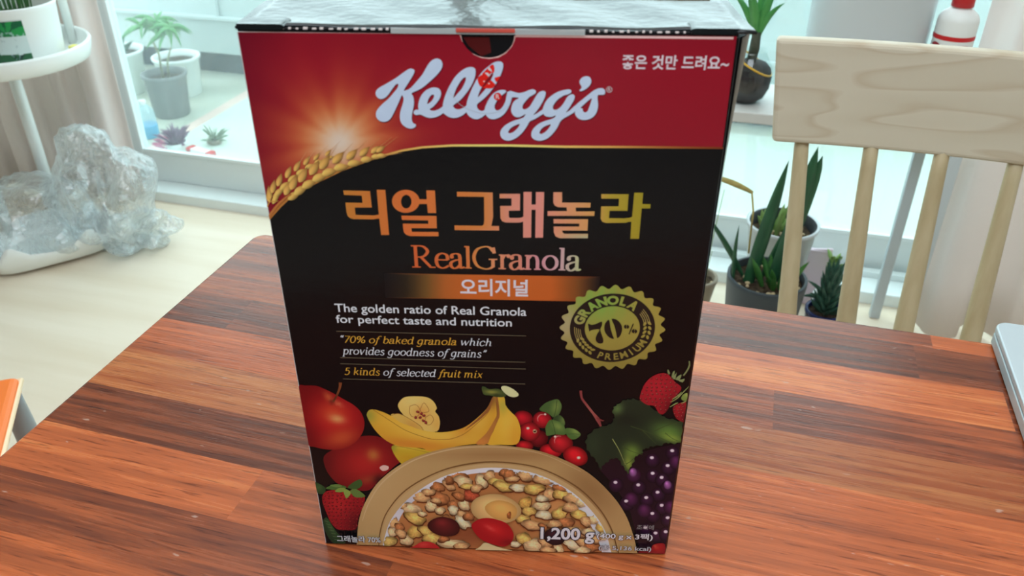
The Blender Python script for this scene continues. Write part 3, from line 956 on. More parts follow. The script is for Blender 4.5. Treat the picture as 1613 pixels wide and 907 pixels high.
mp_ = [(338,590),(350,520),(385,430),(420,350),(470,260),(540,170),(610,110),(660,75),(710,60),(755,65),(775,95),(770,150),(745,220),(700,310),(640,400),(560,490),(480,555),(463,580),(470,615),(500,643),(540,645),(585,612),(600,660),(565,690),(520,725),(470,745),(420,740),(370,710),(340,665)]
mh = [(475,485),(490,430),(530,350),(590,265),(640,200),(655,195),(650,230),(620,300),(570,380),(520,440)]
op = [(555,640),(570,580),(610,500),(660,440),(720,405),(770,397),(805,405),(807,425),(775,450),(740,480),(700,530),(675,580),(675,615),(690,638),(720,640),(760,610),(800,540),(815,470),(830,425),(870,410),(905,440),(880,488),(860,560),(820,640),(770,700),(710,735),(650,747),(600,730),(568,690)]
gp1 = [(150,222),(165,205),(205,198),(260,215),(310,222),(370,210),(430,185),(475,175),(510,188),(518,210),(500,235),(440,270),(400,310),(360,360),(345,400),(360,428),(395,425),(440,390),(490,310),(540,230),(590,197),(630,200),(642,230),(620,300),(570,390),(520,460),(485,498),(530,480),(600,432),(650,410),(650,460),(605,490),(550,525),(490,560),(440,582),(400,650),(340,730),(270,790),(190,825),(130,822),(85,795),(65,745),(75,690),(130,630),(220,580),(330,545),(365,525),(385,488),(330,520),(280,530),(235,510),(205,460),(205,410),(225,350),(260,310),(300,285),(225,275),(200,290)]
gh1 = [(165,720),(190,675),(240,640),(310,615),(290,660),(240,710),(190,733)]
gp2 = [(605,430),(615,390),(650,320),(710,260),(790,210),(870,185),(935,175),(965,190),(960,220),(920,240),(870,255),(800,300),(750,360),(733,400),(740,430),(775,435),(820,410),(870,350),(910,280),(950,245),(990,240),(1010,265),(1000,310),(960,380),(920,440),(898,468),(950,440),(1030,370),(1070,390),(1010,460),(950,500),(840,568),(790,660),(730,740),(660,800),(580,828),(515,820),(470,790),(458,745),(475,690),(530,630),(610,585),(720,550),(755,530),(770,505),(720,525),(660,522),(620,500)]
gh2 = [(562,725),(590,675),(640,640),(705,620),(680,670),(630,720),(585,742)]
sp_ = [(1030,370),(1100,310),(1180,245),(1260,185),(1330,160),(1380,170),(1397,205),(1385,240),(1340,245),(1305,250),(1300,300),(1307,380),(1290,460),(1250,520),(1190,555),(1120,565),(1060,548),(1025,510),(1012,470),(1030,430)]
sh_ = [(1085,410),(1110,420),(1115,450),(1140,468),(1170,455),(1195,400),(1215,340),(1225,290),(1180,320),(1120,375)]
ap_ = [(1165,8),(1205,28),(1220,70),(1205,120),(1160,165),(1110,193),(1080,200),(1073,185),(1095,160),(1095,135),(1073,100),(1075,60),(1110,22)]
script = [(crop(Kp, 590, 90, 7.556), ()), (crop(ep, 590, 90, 7.556), [crop(eh, 590, 90, 7.556)]), (crop(lp, 590, 90, 7.556), [crop(lh, 590, 90, 7.556)]),
          (crop(mp_, 690, 90, 7.556), [crop(mh, 690, 90, 7.556)]), (crop(op, 690, 90, 7.556), ()), (crop(gp1, 780, 120, 8.065), [crop(gh1, 780, 120, 8.065)]),
          (crop(gp2, 780, 120, 8.065), [crop(gh2, 780, 120, 8.065)]), (crop(sp_, 780, 120, 8.065), [crop(sh_, 780, 120, 8.065)]), (crop(ap_, 780, 120, 8.065), ())]
br = Ink(0.0001)
for P, H in script:          # dark keyline printed under the script, a hair to the lower right
    br.poly([(x + .9, y + 1.3) for x, y in P], (66, 18, 42), 3, holes=[[(x + .9, y + 1.3) for x, y in h] for h in H]); br.d -= 6e-6
br.d += 2e-5
for P, H in script:
    br.poly(P, (180, 196, 232), 3, holes=H)
br.d += 2e-5
ring = [(959.5 + 4.3 * math.cos(a), 142 + 4.3 * math.sin(a)) for a in np.linspace(0, 2 * PI, 25)]
br.stroke(ring, .9, (190, 180, 190), 0)
text(br, 'R', 0.02, 957.6, 961.8, 139.4, 144.6, (190, 180, 190), None, None)
br.build('brand_lettering', M_INK, front)['label'] = 'white script lettering across the red header'

sl = Ink(0.0001)
text(sl, '좋은 것만 드려요~', 0.022, 979.3, 1148.4, 88.2, 111.2, (202, 190, 204), None, None)
sl.build('slogan_lettering', M_INK, front)

# clear seal with red marks stuck over the script
sk = Ink(0.0002)
c2 = lambda p: crop(p, 690, 90, 7.556)
RED = (206, 34, 28)
sk.poly(c2([(470, 265), (500, 230), (540, 190), (590, 140), (630, 105), (655, 95), (672, 135), (668, 180), (650, 205), (640, 190), (610, 230), (575, 285), (545, 330), (520, 362), (490, 335)]), RED, 3)
sk.poly(c2([(530, 372), (560, 330), (590, 300), (630, 285), (660, 310), (682, 335), (650, 375), (600, 380)]), RED, 3)
sk.poly(c2([(672, 255), (700, 245), (740, 238), (720, 280), (695, 305), (680, 280)]), RED, 3)
sk.poly(c2([(590, 150), (610, 120), (640, 165), (645, 185), (620, 172)]), (200, 190, 200), 0)
sk.poly(c2([(555, 195), (585, 190), (620, 215), (600, 240)]), (200, 190, 200), 0)
sk.poly(c2([(560, 300), (585, 265), (640, 205), (655, 200), (650, 235), (600, 300), (560, 345), (540, 360)]), (120, 20, 30), 3)
for x, y in ((518, 213), (548, 296), (606, 322)): sk.blob(*c2([(x, y)])[0], 1.4, 1.0, 0, (210, 190, 190), dark=0, hi=(0, 0, 0), seg=8)
cc = c2([(710, 476)])[0]
sk.stroke([(cc[0] + 5.4 * math.cos(a), cc[1] + 5.4 * math.sin(a)) for a in np.linspace(0, 2 * PI, 29)], 1.4, RED, 0)
sk.blob(cc[0], cc[1], 4.8, 4.8, 0, (176, 30, 36), dark=0, hi=(0, 0, 0))
text(sk, 'R', 0.02, cc[0] - 3.0, cc[0] + 3.0, cc[1] - 3.6, cc[1] + 3.6, (212, 190, 196), None, None)
sk.stroke(c2([(120, 400), (180, 475), (250, 560), (340, 615), (440, 655), (560, 675), (680, 665), (780, 630), (840, 590)]), .6, (176, 182, 200), 5)
sk.build('clear_seal', M_INK, carton)['label'] = 'round clear seal with red marks over the script'

# ---- title ---------------------------------------------------------
TT = [
 [(97,97),(475,106),(500,337),(260,338),(272,442),(540,448),(575,440),(600,438),(568,88),(690,88),(745,725),(632,725),(605,492),(570,495),(520,505),(240,500),(190,485),(160,455),(145,410),(127,268),(370,272),(358,170),(107,160)],
]
ti = Ink(0.0001)


def foil(x, y):  # foil's diffraction sheen painted as fixed ink colours along the title
    x = np.asarray(x, float); y = np.asarray(y, float)
    k = np.interp(x, [540, 640, 760, 800, 850, 880, 930, 960, 1025], [0, 1, 2, 3, 4, 5, 6, 7, 8])
    tab = np.array([(190, 122, 50), (210, 108, 54), (204, 126, 64), (214, 140, 122), (218, 140, 134), (216, 146, 116), (208, 152, 96), (172, 150, 52), (150, 138, 34)], float)
    c = np.stack([np.interp(k, range(9), tab[:, i]) for i in range(3)], 1)
    g = (np.clip((y - 362) / 16, 0, 1) * np.clip((x - 875) / 30, 0, 1) * np.clip((940 - x) / 10, 0, 1))[:, None]
    return c * (1 - g) + np.array([172, 176, 150]) * g


A4 = lambda p: crop(p, 530, 290, 8.961)
A5 = lambda p: crop(p, 700, 290, 8.961)
A6 = lambda p: crop(p, 850, 290, 8.961)
gk = dict(grid=6)
# ri
ti.poly(A4(TT[0]), foil, **gk)
# eol
ov = [(790 + 385 / 2 + -0, 250)]
oval = [(980 + 195 * math.cos(a), 250 + 162 * math.sin(a)) for a in np.linspace(0, 2 * PI, 41)[:-1]]
hole = [(986 + 74 * math.cos(a), 255 + 96 * math.sin(a)) for a in np.linspace(0, 2 * PI, 31)[:-1]]
ti.poly(A4(oval), foil, grid=6, holes=[A4(hole)])
ti.poly(A4([(1150,222),(1275,222),(1270,97),(1390,97),(1408,415),(1292,415),(1280,287),(1150,287)]), foil, **gk)
ti.poly(A4([(917,452),(1412,457),(1417,630),(1058,628),(1066,680),(1440,682),(1440,743),(1040,740),(985,722),(955,690),(943,640),(938,565),(1298,568),(1296,520),(925,512)]), foil, **gk)
# geu
ti.poly(A5([(178,115),(682,126),(688,470),(675,540),(662,598),(772,598),(772,662),(145,655),(142,590),(535,595),(555,575),(562,520),(560,188),(180,182)]), foil, **gk)
# rae
ti.poly(A5([(778,145),(1068,145),(1066,380),(908,382),(910,470),(925,485),(1060,485),(1100,475),(1116,460),(1118,118),(1232,118),(1230,296),(1290,296),(1292,120),(1408,120),(1392,762),(1282,762),(1288,368),(1230,368),(1224,762),(1112,762),(1112,535),(1080,545),(1040,550),(860,548),(815,530),(792,490),(788,315),(948,315),(948,208),(780,208)]), foil, **gk)
# nol
ti.poly(A6([(195,122),(318,122),(316,268),(720,270),(715,338),(508,338),(512,392),(776,392),(770,456),(112,455),(114,388),(385,388),(382,335),(260,332),(215,310),(193,270)]), foil, **gk)
ti.poly(A6([(196,500),(683,502),(676,664),(316,662),(325,690),(350,708),(682,708),(680,770),(285,770),(225,745),(200,690),(198,605),(560,605),(560,564),(198,562)]), foil, **gk)
# ra
ti.poly(A6([(870,148),(1255,150),(1238,384),(985,382),(978,488),(1200,490),(1270,482),(1305,468),(1336,128),(1460,130),(1448,288),(1565,290),(1560,350),(1440,350),(1400,778),(1280,778),(1294,538),(1255,540),(1210,552),(935,555),(885,538),(860,495),(868,322),(1115,320),(1120,212),(870,212)]), foil, **gk)
ti.build('title_lettering', M_FOIL, front)['label'] = 'holographic orange to gold title lettering'

rg = Ink(0.0001)


def foil2(vx, vy):  # the same foil sheen painted along the subtitle
    k = np.array([0, .3, .42, .5, .62, .75, .88, .94, 1]); tab = np.array([(206, 96, 52), (204, 110, 62), (206, 138, 76), (214, 140, 108), (208, 130, 110), (206, 144, 160), (200, 164, 174), (184, 176, 160), (176, 188, 140)], float)
    return np.stack([np.interp(vx, k, tab[:, i]) for i in range(3)], 1)


fit(rg, serif_glyphs('RealGranola', .21, .085, 0, -.06), 648.5, 916.5, 389.2, 424.6, lambda ci: foil2, 1.52)
rg.build('subtitle_lettering', M_FOIL, front)

bd = Ink(0.00004)


def band(x, y):
    k = np.array([605, 640, 672, 700, 740, 870, 910, 945]); tab = np.array([(18, 17, 22), (40, 33, 26), (108, 76, 40), (168, 92, 44), (188, 94, 42), (186, 92, 42), (120, 72, 38), (24, 22, 26)], float)
    return np.stack([np.interp(x, k, tab[:, i]) for i in range(3)], 1)


bd.poly([(605, 430.8), (690, 432.4), (780, 434.0), (860, 435.2), (945, 436.5), (941, 476), (860, 474.5), (780, 472.8), (700, 471.3), (607, 469.8)], band, grid=7)
text(bd, '오리지널', 0.022, 724.8, 831.9, 440.2, 467.2, (206, 200, 216), None, None)
bd.build('flavour_band', M_INK, front)['label'] = 'orange band fading to black with white lettering'

cp = Ink(0.00004)
GOLD = (206, 156, 60)
text(cp, 'The golden ratio of Real Granola', 0.010, 527.7, 829.3, 482.0, 494.9, (208, 212, 230), 0.70)
text(cp, 'for perfect taste and nutrition', 0.010, 529.6, 806.2, 499.6, 511.9, (208, 212, 230), 0.70)
s1 = '\u201c70% of baked granola which'
fit(cp, serif_glyphs(s1, .17, .09, .22), 537.3, 773.7, 531.6, 542.8, lambda ci: GOLD if 1 <= ci < 21 else (204, 208, 222), 1.5)
fit(cp, serif_glyphs('provides goodness of grains\u201d', .17, .09, .22), 538.8, 767, 549.2, 561.0, (204, 208, 222), 1.5)
s2 = '5 kinds of selected fruit mix'
fit(cp, serif_glyphs(s2, .17, .09, .22), 542.7, 760.3, 581.6, 593.0, lambda ci: GOLD if (ci < 8 or ci > 19) else (204, 208, 222), 1.5)
for a, b in (((530, 522), (828.7, 529.4)), ((536.2, 563.4), (827.5, 570.8)), ((536.2, 573), (828.2, 581.5)), ((540.5, 596.9), (827.2, 605))):
    cp.stroke([a, ((a[0] + b[0]) / 2, (a[1] + b[1]) / 2), b], .9, (104, 94, 78), 0)
cp.build('copy_lettering', M_INK, front)['label'] = 'white and gold lines of small lettering'

# ---- round quality seal -------------------------------------------
se = Ink(0.0001)
SCX, SCY = 964.4, 518.3
s0, sX, sY = G([(SCX, SCY)])[0], G([(SCX + 67.3, SCY)])[0], G([(SCX, SCY - 55.4)])[0]
RU, RZ = sX[0] - s0[0], sY[1] - s0[1]


def P_(r, a):                       # seal polar -> panel metres; r in units of the black ring's radius
    return (s0[0] + RU * r * math.cos(a), s0[1] + RZ * r * math.sin(a))


def seal_col(x, y):  # green, gold and pale foil sheen painted into the ink
    X, Y = (np.asarray(x) - s0[0]) / RU, (np.asarray(y) - s0[1]) / RZ
    c = np.array([158, 146, 70])[None] + 0 * X[:, None]
    g = np.exp(-((X + .35) ** 2 / .5 + (Y - .75) ** 2 / .35))[:, None]
    p = np.exp(-((X + 1.1) ** 2 / .12 + (Y - .1) ** 2 / .35))[:, None]
    s = (.5 + .5 * np.sin(X * 26 + np.sin(Y * 9)))[:, None] * np.clip(Y, 0, 1)[:, None] * .25
    c = c * (1 - g * .75) + np.array([112, 176, 78]) * g * .75
    c = c * (1 - p * .6) + np.array([176, 168, 156]) * p * .6
    d_ = np.clip(-Y - .1, 0, 1)[:, None]
    c = c * (1 - s) + np.array([176, 136, 66]) * s
    return c * (1 - .12 * d_)


NT = 24
sc_pts = [P_(1.185 + .055 * math.cos(NT * a), a) for a in np.linspace(0, 2 * PI, NT * 12 + 1)[:-1]]
se.poly(sc_pts, seal_col, grid=.0014, uv=True)
se.d += 1e-5
se.poly([P_(1.0, a) for a in np.linspace(0, 2 * PI, 73)[:-1]], (22, 20, 22), uv=True)
se.d += 1e-5
se.poly([P_(.645, a) for a in np.linspace(0, 2 * PI, 61)[:-1]], seal_col, grid=.0012, uv=True)
se.d += 1e-5


def seal_text(s, a0, a1, r0, r1, bold, wmul, outward):
    for i, ch in enumerate(s):
        a = math.radians(a0 + (a1 - a0) * i / (len(s) - 1))
        V, F = font_glyphs(ch, bold)
        xm = (V[:, 0].min() + V[:, 0].max()) / 2; h = V[:, 1].max()
        Q = []
        for x, y in V:
            t = y / h
            if outward: r = r0 + (r1 - r0) * t; aa = a - (x - xm) * wmul
            else: r = r1 - (r1 - r0) * t; aa = a + (x - xm) * wmul
            Q.append(P_(r, aa))
        Q = np.array(Q); se.add(Q, F, ink(seal_col(Q[:, 0], Q[:, 1])), True); se.d -= 6e-6
    se.d += 6e-6


seal_text('GRANOLA', 164, 57, .70, .94, .05, .40, True)
seal_text('PREMIUM', 254, 331, .735, .93, .02, .30, False)
for a0, a1, ns in ((205, 236, 5), (12, -15, 4)):
    for i in range(ns):
        a = math.radians(a0 + (a1 - a0) * i / (ns - 1))
        for sd in (-1, 1):
            r = .82 + .055 * sd
            tang = a + (-PI / 2 if a1 > a0 else PI / 2) - sd * .5 * (1 if a1 > a0 else -1)
            c_ = np.array([.82 + .045 * sd, a])
            base_ = (r * math.cos(a), r * math.sin(a))
            P = []
            for k in range(12):
                q = 2 * PI * k / 12; lx, ly = .062 * math.cos(q), .034 * math.sin(q)
                P.append((s0[0] + RU * (base_[0] + lx * math.cos(tang) - ly * math.sin(tang)), s0[1] + RZ * (base_[1] + lx * math.sin(tang) + ly * math.cos(tang))))
            se.poly(P, seal_col, uv=True); se.d -= 6e-6
    for j in range(4):
        rr = .755 + .045 * j
        b0 = math.radians(a0); b1 = math.radians(a0 + (-22 if a1 > a0 else 24) - j * 1.5 * (1 if a1 > a0 else -1))
        se.stroke([P_(rr, b0 + (b1 - b0) * q) for q in (0, .5, 1)], .00035, (176, 160, 96), 3, True)
s7 = lambda p: crop(p, 880, 445, 6.253)
BK = (22, 20, 20)
se.poly(s7([(288,412),(300,410),(330,420),(380,405),(425,386),(426,425),(410,460),(418,500),(437,555),(438,592),(410,604),(375,590),(363,555),(378,510),(402,465),(350,466),(315,474),(302,484)]), BK, 2)
se.poly(s7([(497,368),(460,400),(448,450),(460,500),(500,545),(545,557),(530,520),(508,440)]), BK, 2)
se.poly(s7([(520,361),(570,368),(612,410),(625,460),(612,515),(578,552),(566,500),(545,420)]), BK, 2)
for x, y, r in ((668, 438, 24), (746, 482, 25)):
    se.poly(s7([(x - 3, y - r * .9), (x - r, y - r * .4), (x - r, y + r * .4), (x - 2, y + r * .8)]), BK, 2)
    se.poly(s7([(x + 4, y - r * .8), (x + r, y - r * .3), (x + r, y + r * .4), (x + 5, y + r * .9)]), BK, 2)
se.stroke(s7([(735, 408), (692, 512)]), 1.8, BK, 0)
se.build('printed_quality_seal', M_FOIL, front)['label'] = 'scalloped gold and green foil seal'
# ---- printed fruit -------------------------------------------------
def gauss(x, y, cx, cy, sx, sy, rot=0):
    X, Y = np.asarray(x) - cx, np.asarray(y) - cy
    c_, s_ = math.cos(rot), math.sin(rot)
    return np.exp(-(((X * c_ + Y * s_) / sx) ** 2 + ((-X * s_ + Y * c_) / sy) ** 2))[:, None]


def mixer(base, *layers):
    """printed colour: a base ink with soft patches (colour, cx, cy, sx, sy, rot, strength)"""
    def f(x, y):
        c = np.asarray(base, float)[None] + 0 * np.asarray(x, float)[:, None]
        for L in layers:
            k = gauss(x, y, *L[1:6]) * (L[6] if len(L) > 6 else 1)
            c = c * (1 - k) + np.asarray(L[0], float) * k
        return c
    return f


c3 = lambda p: crop(p, 465, 590, 6.045)
c4 = lambda p: crop(p, 640, 590, 6.045)
c5 = lambda p: crop(p, 800, 600, 6.48)
c6 = lambda p: crop(p, 930, 570, 6.975)
c7 = lambda p: crop(p, 930, 690, 4.773)
c8 = lambda p: crop(p, 490, 730, 6.045)

# second apple, then the first in front of it
k = Ink(0.0001)
k.poly([(511, 718), (530, 706), (550, 697), (568, 688), (590, 687), (610, 694), (628, 708), (636, 722), (620, 736), (600, 754), (582, 772), (560, 772), (535, 764), (520, 750), (512, 735)],
       mixer((100, 18, 24), ((172, 36, 38), 575, 730, 46, 34, 0, .9), ((176, 110, 56), 588, 717, 10, 9, .4, .9), ((90, 20, 26), 512, 730, 12, 40, 0, .7), ((150, 74, 44), 580, 756, 16, 6, -.2, .6), ((44, 18, 20), 598, 756, 10, 8, 0, .8)), 4, 4)
k.poly([(598, 737), (604, 733), (612, 735), (611, 740), (603, 742)], (214, 176, 170), 3)
k.build('printed_apple', M_INK, front)
k = Ink(0.00016)
k.poly([(470.8, 609), (481, 607.5), (498, 608), (508, 611.5), (520, 617), (531, 623), (544, 630.5), (557, 638), (567.5, 648), (573, 659.5), (574.2, 669.5), (571.5, 681), (564, 692.5), (554, 701), (541, 706.6), (526, 708.8), (509.6, 707.4), (494.8, 704), (485.5, 700.5), (481, 676), (475, 639)],
       mixer((104, 16, 22), ((182, 32, 36), 530, 660, 48, 42, 0, .95), ((196, 74, 44), 525, 652, 22, 16, .3, .8), ((212, 150, 96), 531, 660, 12, 6, .2, 1), ((190, 84, 48), 538, 690, 26, 14, -.2, .8), ((112, 22, 28), 484, 690, 14, 18, 0, .7), ((190, 96, 56), 518, 626, 10, 5, .8, .8), ((206, 120, 84), 533, 636, 8, 3, .5, .7), ((70, 20, 22), 523, 633, 4, 4, 0, .7)), 4, 4)
k.stroke(c3([(362, 262), (395, 205), (425, 130), (432, 78)]), [3.4, 3.0, 3.6, 5.2], mixer((122, 66, 40), ((70, 36, 24), 528, 626, 6, 8, 0, .7)), 6)
k.build('printed_apple', M_INK, front)

# dried slices and bananas
k = Ink(0.0001)
k.poly([(627, 638), (632, 630), (640, 625.5), (657, 624.7), (673, 626.4), (683, 633), (688, 643), (685.5, 648.7), (691, 656), (693, 667.8), (688, 680), (667, 678.5), (650, 670), (634, 652), (629, 645)],
       mixer((214, 182, 102), ((226, 200, 124), 650, 632, 20, 10, 0, .7), ((206, 150, 70), 688, 668, 8, 14, 0, .5), ((206, 140, 70), 664, 652, 12, 12, 0, .7)), 4, 3)
for P in ([(646, 640), (655, 638), (661, 645), (659, 655), (650, 657), (645, 650)], [(662, 645), (668, 635), (676, 647), (670, 650), (664, 650)], [(670, 658), (678, 654), (683, 661), (678, 669), (671, 668)]):
    k.stroke(P + P[:1], .7, (150, 84, 50), 4)
for x, y in ((658, 649), (664, 652), (668, 655), (662, 658), (667, 663), (671, 666), (655, 658)): k.blob(x, y, 2.6, 2.2, .3, (122, 44, 42), .2, int(x), .3)
k.poly([(616, 655), (624, 652), (632, 653), (647, 661), (662, 671), (667, 679), (655, 680), (635, 676)], mixer((206, 170, 86), ((196, 140, 70), 650, 670, 14, 6, .5, .7)), 4, 3)
k.stroke([(616, 655), (624, 652), (632, 653), (647, 661), (662, 671), (667, 678)], .7, (140, 84, 44), 4)
k.build('printed_dried_slice', M_INK, front)

k = Ink(0.00024)
k.poly([(617, 706), (620, 701.5), (630, 701.5), (648, 704), (666, 707.5), (685, 712), (664, 722), (640, 733), (632, 730), (623, 719)],
       mixer((190, 160, 48), ((206, 180, 70), 640, 704, 24, 4, .1, .8), ((140, 140, 50), 619, 705, 6, 8, 0, .8), ((190, 140, 40), 640, 722, 16, 8, 0, .6)), 3, 3)
k.stroke([(619, 703), (635, 704.5), (655, 708.5), (680, 714)], .6, (150, 110, 44), 4)
k.poly(c3([(683, 375), (700, 345), (740, 332), (820, 352), (910, 392), (1000, 455), (1100, 492), (1209, 530)]) + c4([(290, 550), (430, 540), (560, 500), (680, 410), (770, 320), (810, 240), (830, 212), (862, 214), (876, 290), (885, 380), (830, 500), (770, 660), (660, 662), (560, 672), (440, 692), (290, 730), (200, 727)]) +
       c3([(1209, 702), (1000, 685), (900, 648), (830, 600), (760, 528), (710, 450), (686, 400)]),
       mixer((206, 152, 52), ((220, 178, 70), 640, 670, 60, 16, .3, .8), ((222, 190, 90), 690, 686, 50, 9, .1, .6), ((150, 148, 62), 580, 655, 12, 12, 0, .9), ((198, 116, 48), 650, 700, 60, 8, .1, .6), ((196, 128, 60), 745, 660, 8, 40, .7, .6),
             ((214, 172, 74), 757, 665, 12, 22, .5, .7), ((120, 84, 48), 776, 630, 8, 14, .2, .8)), 3, 3.2)
k.stroke(c3([(742, 334), (820, 385), (920, 450), (1030, 520), (1120, 560), (1209, 590)]) + c4([(240, 615), (340, 620), (440, 610), (560, 560), (680, 460), (770, 375), (840, 240)]), .8, (148, 96, 40), 4)
k.poly(c4([(818, 222), (832, 222), (805, 300), (785, 350), (690, 440), (560, 530), (600, 490), (700, 400), (775, 315)]), (140, 88, 48), 3)
k.poly(c4([(850, 215), (930, 213), (945, 290), (990, 350), (1050, 410), (1085, 500), (1087, 580), (1050, 664), (900, 668), (770, 662), (825, 550), (870, 440), (890, 380), (878, 290)]),
       mixer((212, 164, 56), ((224, 186, 76), 800, 668, 14, 26, 0, .8), ((170, 160, 66), 792, 640, 9, 12, 0, .8), ((206, 140, 48), 812, 690, 12, 24, -.2, .5)), 3, 3.2)
k.poly(c4([(848, 220), (872, 222), (890, 380), (868, 450), (800, 600), (768, 660), (660, 660), (760, 560), (840, 430), (862, 370)]), mixer((172, 112, 56), ((110, 70, 40), 783, 640, 4, 22, 0, .6), ((206, 130, 66), 757, 696, 14, 8, 0, .8)), 3, 3)
k.poly(c4([(720, 120), (745, 115), (790, 140), (860, 135), (910, 150), (950, 180), (940, 212), (860, 216), (800, 200), (745, 195), (725, 165)]),
       mixer((58, 72, 40), ((150, 146, 70), 776, 618, 12, 3, .1, .9), ((36, 44, 28), 782, 622, 6, 3, 0, .6)), 3, 2)
k.poly(c4([(908, 115), (950, 110), (1010, 135), (1050, 165), (1070, 190), (1055, 210), (1010, 215), (960, 195), (910, 145)]), (206, 206, 160), 3)
k.build('printed_bananas', M_INK, front)

# red berries with leaves
bowl_out = [(562, 862), (563, 845), (566, 818), (576, 790), (598, 757), (640, 726), (690, 708.5), (740, 701), (800, 702), (860, 713), (920, 740), (960, 775), (985, 810), (998, 845), (1004, 872)]
k = Ink(0.00012)
GR = (62, 92, 48)
for P, c in (([(325, 300), (350, 255), (410, 215), (505, 190), (545, 240), (545, 290), (520, 345), (470, 375), (410, 335)], (66, 92, 50)),
             ([(460, 395), (520, 350), (570, 390), (580, 450), (540, 480)], (44, 66, 40))):
    P = c5(P); m0 = np.array(P).mean(0)
    k.poly(P, mixer(c, ((126, 146, 76), m0[0] + 6, m0[1] - 2, 7, 12, .3, .7)), 4, 3)
for x, y, rx, ry, s, c in ((155, 385, 100, 80, 1, (166, 24, 38)), (350, 400, 98, 84, 2, (170, 28, 40)), (310, 590, 100, 90, 3, (110, 18, 28)), (225, 520, 105, 100, 4, (176, 28, 40)), (170, 665, 90, 55, 5, (170, 26, 36)), (440, 715, 115, 70, 6, (186, 26, 38)), (540, 640, 122, 98, 7, (172, 30, 40)), (690, 768, 128, 98, 8, (192, 28, 38))):
    X, Y = c5([(x, y)])[0]
    k.blob(X, Y, rx / 6.48, ry / 6.48, .1 if s != 8 else .35, c, 0.03, s, .55, (-.3, -.3, .18), seg=26)
for x, y, r in ((380, 343, 2.0), (205, 485, 2.6), (482, 570, 2.2), (722, 785, 3.0)):
    X, Y = c5([(x, y)])[0]; k.blob(X, Y, r, r * .8, 0, (226, 190, 180), 0, 0, .3, (0, 0, .1), seg=10)
for x, y in ((340, 385), (512, 605)):
    X, Y = c5([(x, y)])[0]
    k.stroke([(X - 5, Y + 5), (X - 5.5, Y - 1), (X - 1, Y - 6), (X + 5, Y - 6)], [.4, 1.6, 1.4, .4], (206, 120, 124), 4)
X, Y = c5([(275, 516)])[0]; k.blob(X, Y, 3.4, 3.2, 0, (200, 150, 120), dark=.3); k.blob(X, Y, 1.8, 1.8, 0, (40, 16, 18), .5, 3, dark=0)
for P in ([(385, 470), (430, 400), (500, 410), (560, 440), (590, 510), (578, 550), (480, 548), (400, 560), (388, 520)], [(585, 490), (650, 485), (710, 510), (742, 550), (700, 590), (650, 597), (605, 560)]):
    P = c5(P); m0 = np.array(P).mean(0)
    k.poly(P, mixer((74, 104, 54), ((140, 160, 84), m0[0] + 5, m0[1] - 4, 9, 5, .5, .7)), 4, 3)
k.stroke(c5([(445, 400), (470, 470), (485, 548)]), .7, (38, 58, 34)); k.stroke(c5([(600, 545), (680, 540), (735, 548)]), .6, (44, 66, 36)); k.stroke(c5([(500, 200), (490, 290), (470, 370)]), .7, (38, 58, 34))
k.build('printed_red_berries', M_INK, front)

# grapes under a vine leaf
k = Ink(0.0001)
k.poly(c7([(60, 230), (150, 160), (340, 120), (520, 70), (690, 40), (660, 300), (620, 600), (582, 880), (372, 878), (350, 740), (300, 560), (200, 380)]), mixer((34, 17, 30), ((22, 14, 20), 1010, 720, 40, 20, 0, .6)), 0, 8)
sp = [(188, 333), (461, 148), (614, 95), (580, 207), (467, 265), (535, 296), (359, 352), (504, 407), (580, 352), (419, 447), (535, 505), (465, 566), (580, 598), (412, 672), (489, 713), (565, 703), (268, 473), (320, 258), (400, 525), (300, 440), (600, 500), (640, 160)]
for i, (x, y) in enumerate(sp):
    X, Y = c7([(x, y)])[0]; vis = i < 17
    k.blob(X + 1.0, Y + 4.5, 12.0, 11.5, 0, (48, 23, 50) if vis else (70, 30, 68), 0.02, i, .62, (-.1, -.4, .35), seg=20)
for i, (x, y) in enumerate(sp[:17]):
    X, Y = c7([(x, y)])[0]
    k.blob(X, Y, 3.3, 2.5, 0, (218, 196, 222), .05, i, .25, (0, 0, .1), seg=10)
for x, y in ((320, 258), (580, 352)):
    X, Y = c7([(x, y)])[0]; k.blob(X, Y, 6, 7, 0, (140, 84, 146), 0, 0, .5, seg=14)
k.poly(c7([(372, 882), (375, 842), (450, 832), (470, 802), (520, 790), (560, 800), (574, 886)]), mixer((124, 26, 34), ((176, 34, 34), 1036, 862, 10, 8, 0, .8), ((214, 110, 80), 1033, 861, 3, 1.6, .7, .8)), 3, 3)
k.build('printed_grapes', M_INK, front)

k = Ink(0.0004)


def serrate(P):
    out = []
    for i in range(len(P)):
        (x1, y1), (x2, y2) = P[i], P[(i + 1) % len(P)]
        L = math.hypot(x2 - x1, y2 - y1); nx, ny = (y2 - y1) / L, -(x2 - x1) / L
        out += [(x1, y1), (x1 + (x2 - x1) * .45 - nx * 1.0, y1 + (y2 - y1) * .45 - ny * 1.0), (x1 + (x2 - x1) * .8 + nx * 1.2, y1 + (y2 - y1) * .8 + ny * 1.2)]
    return out


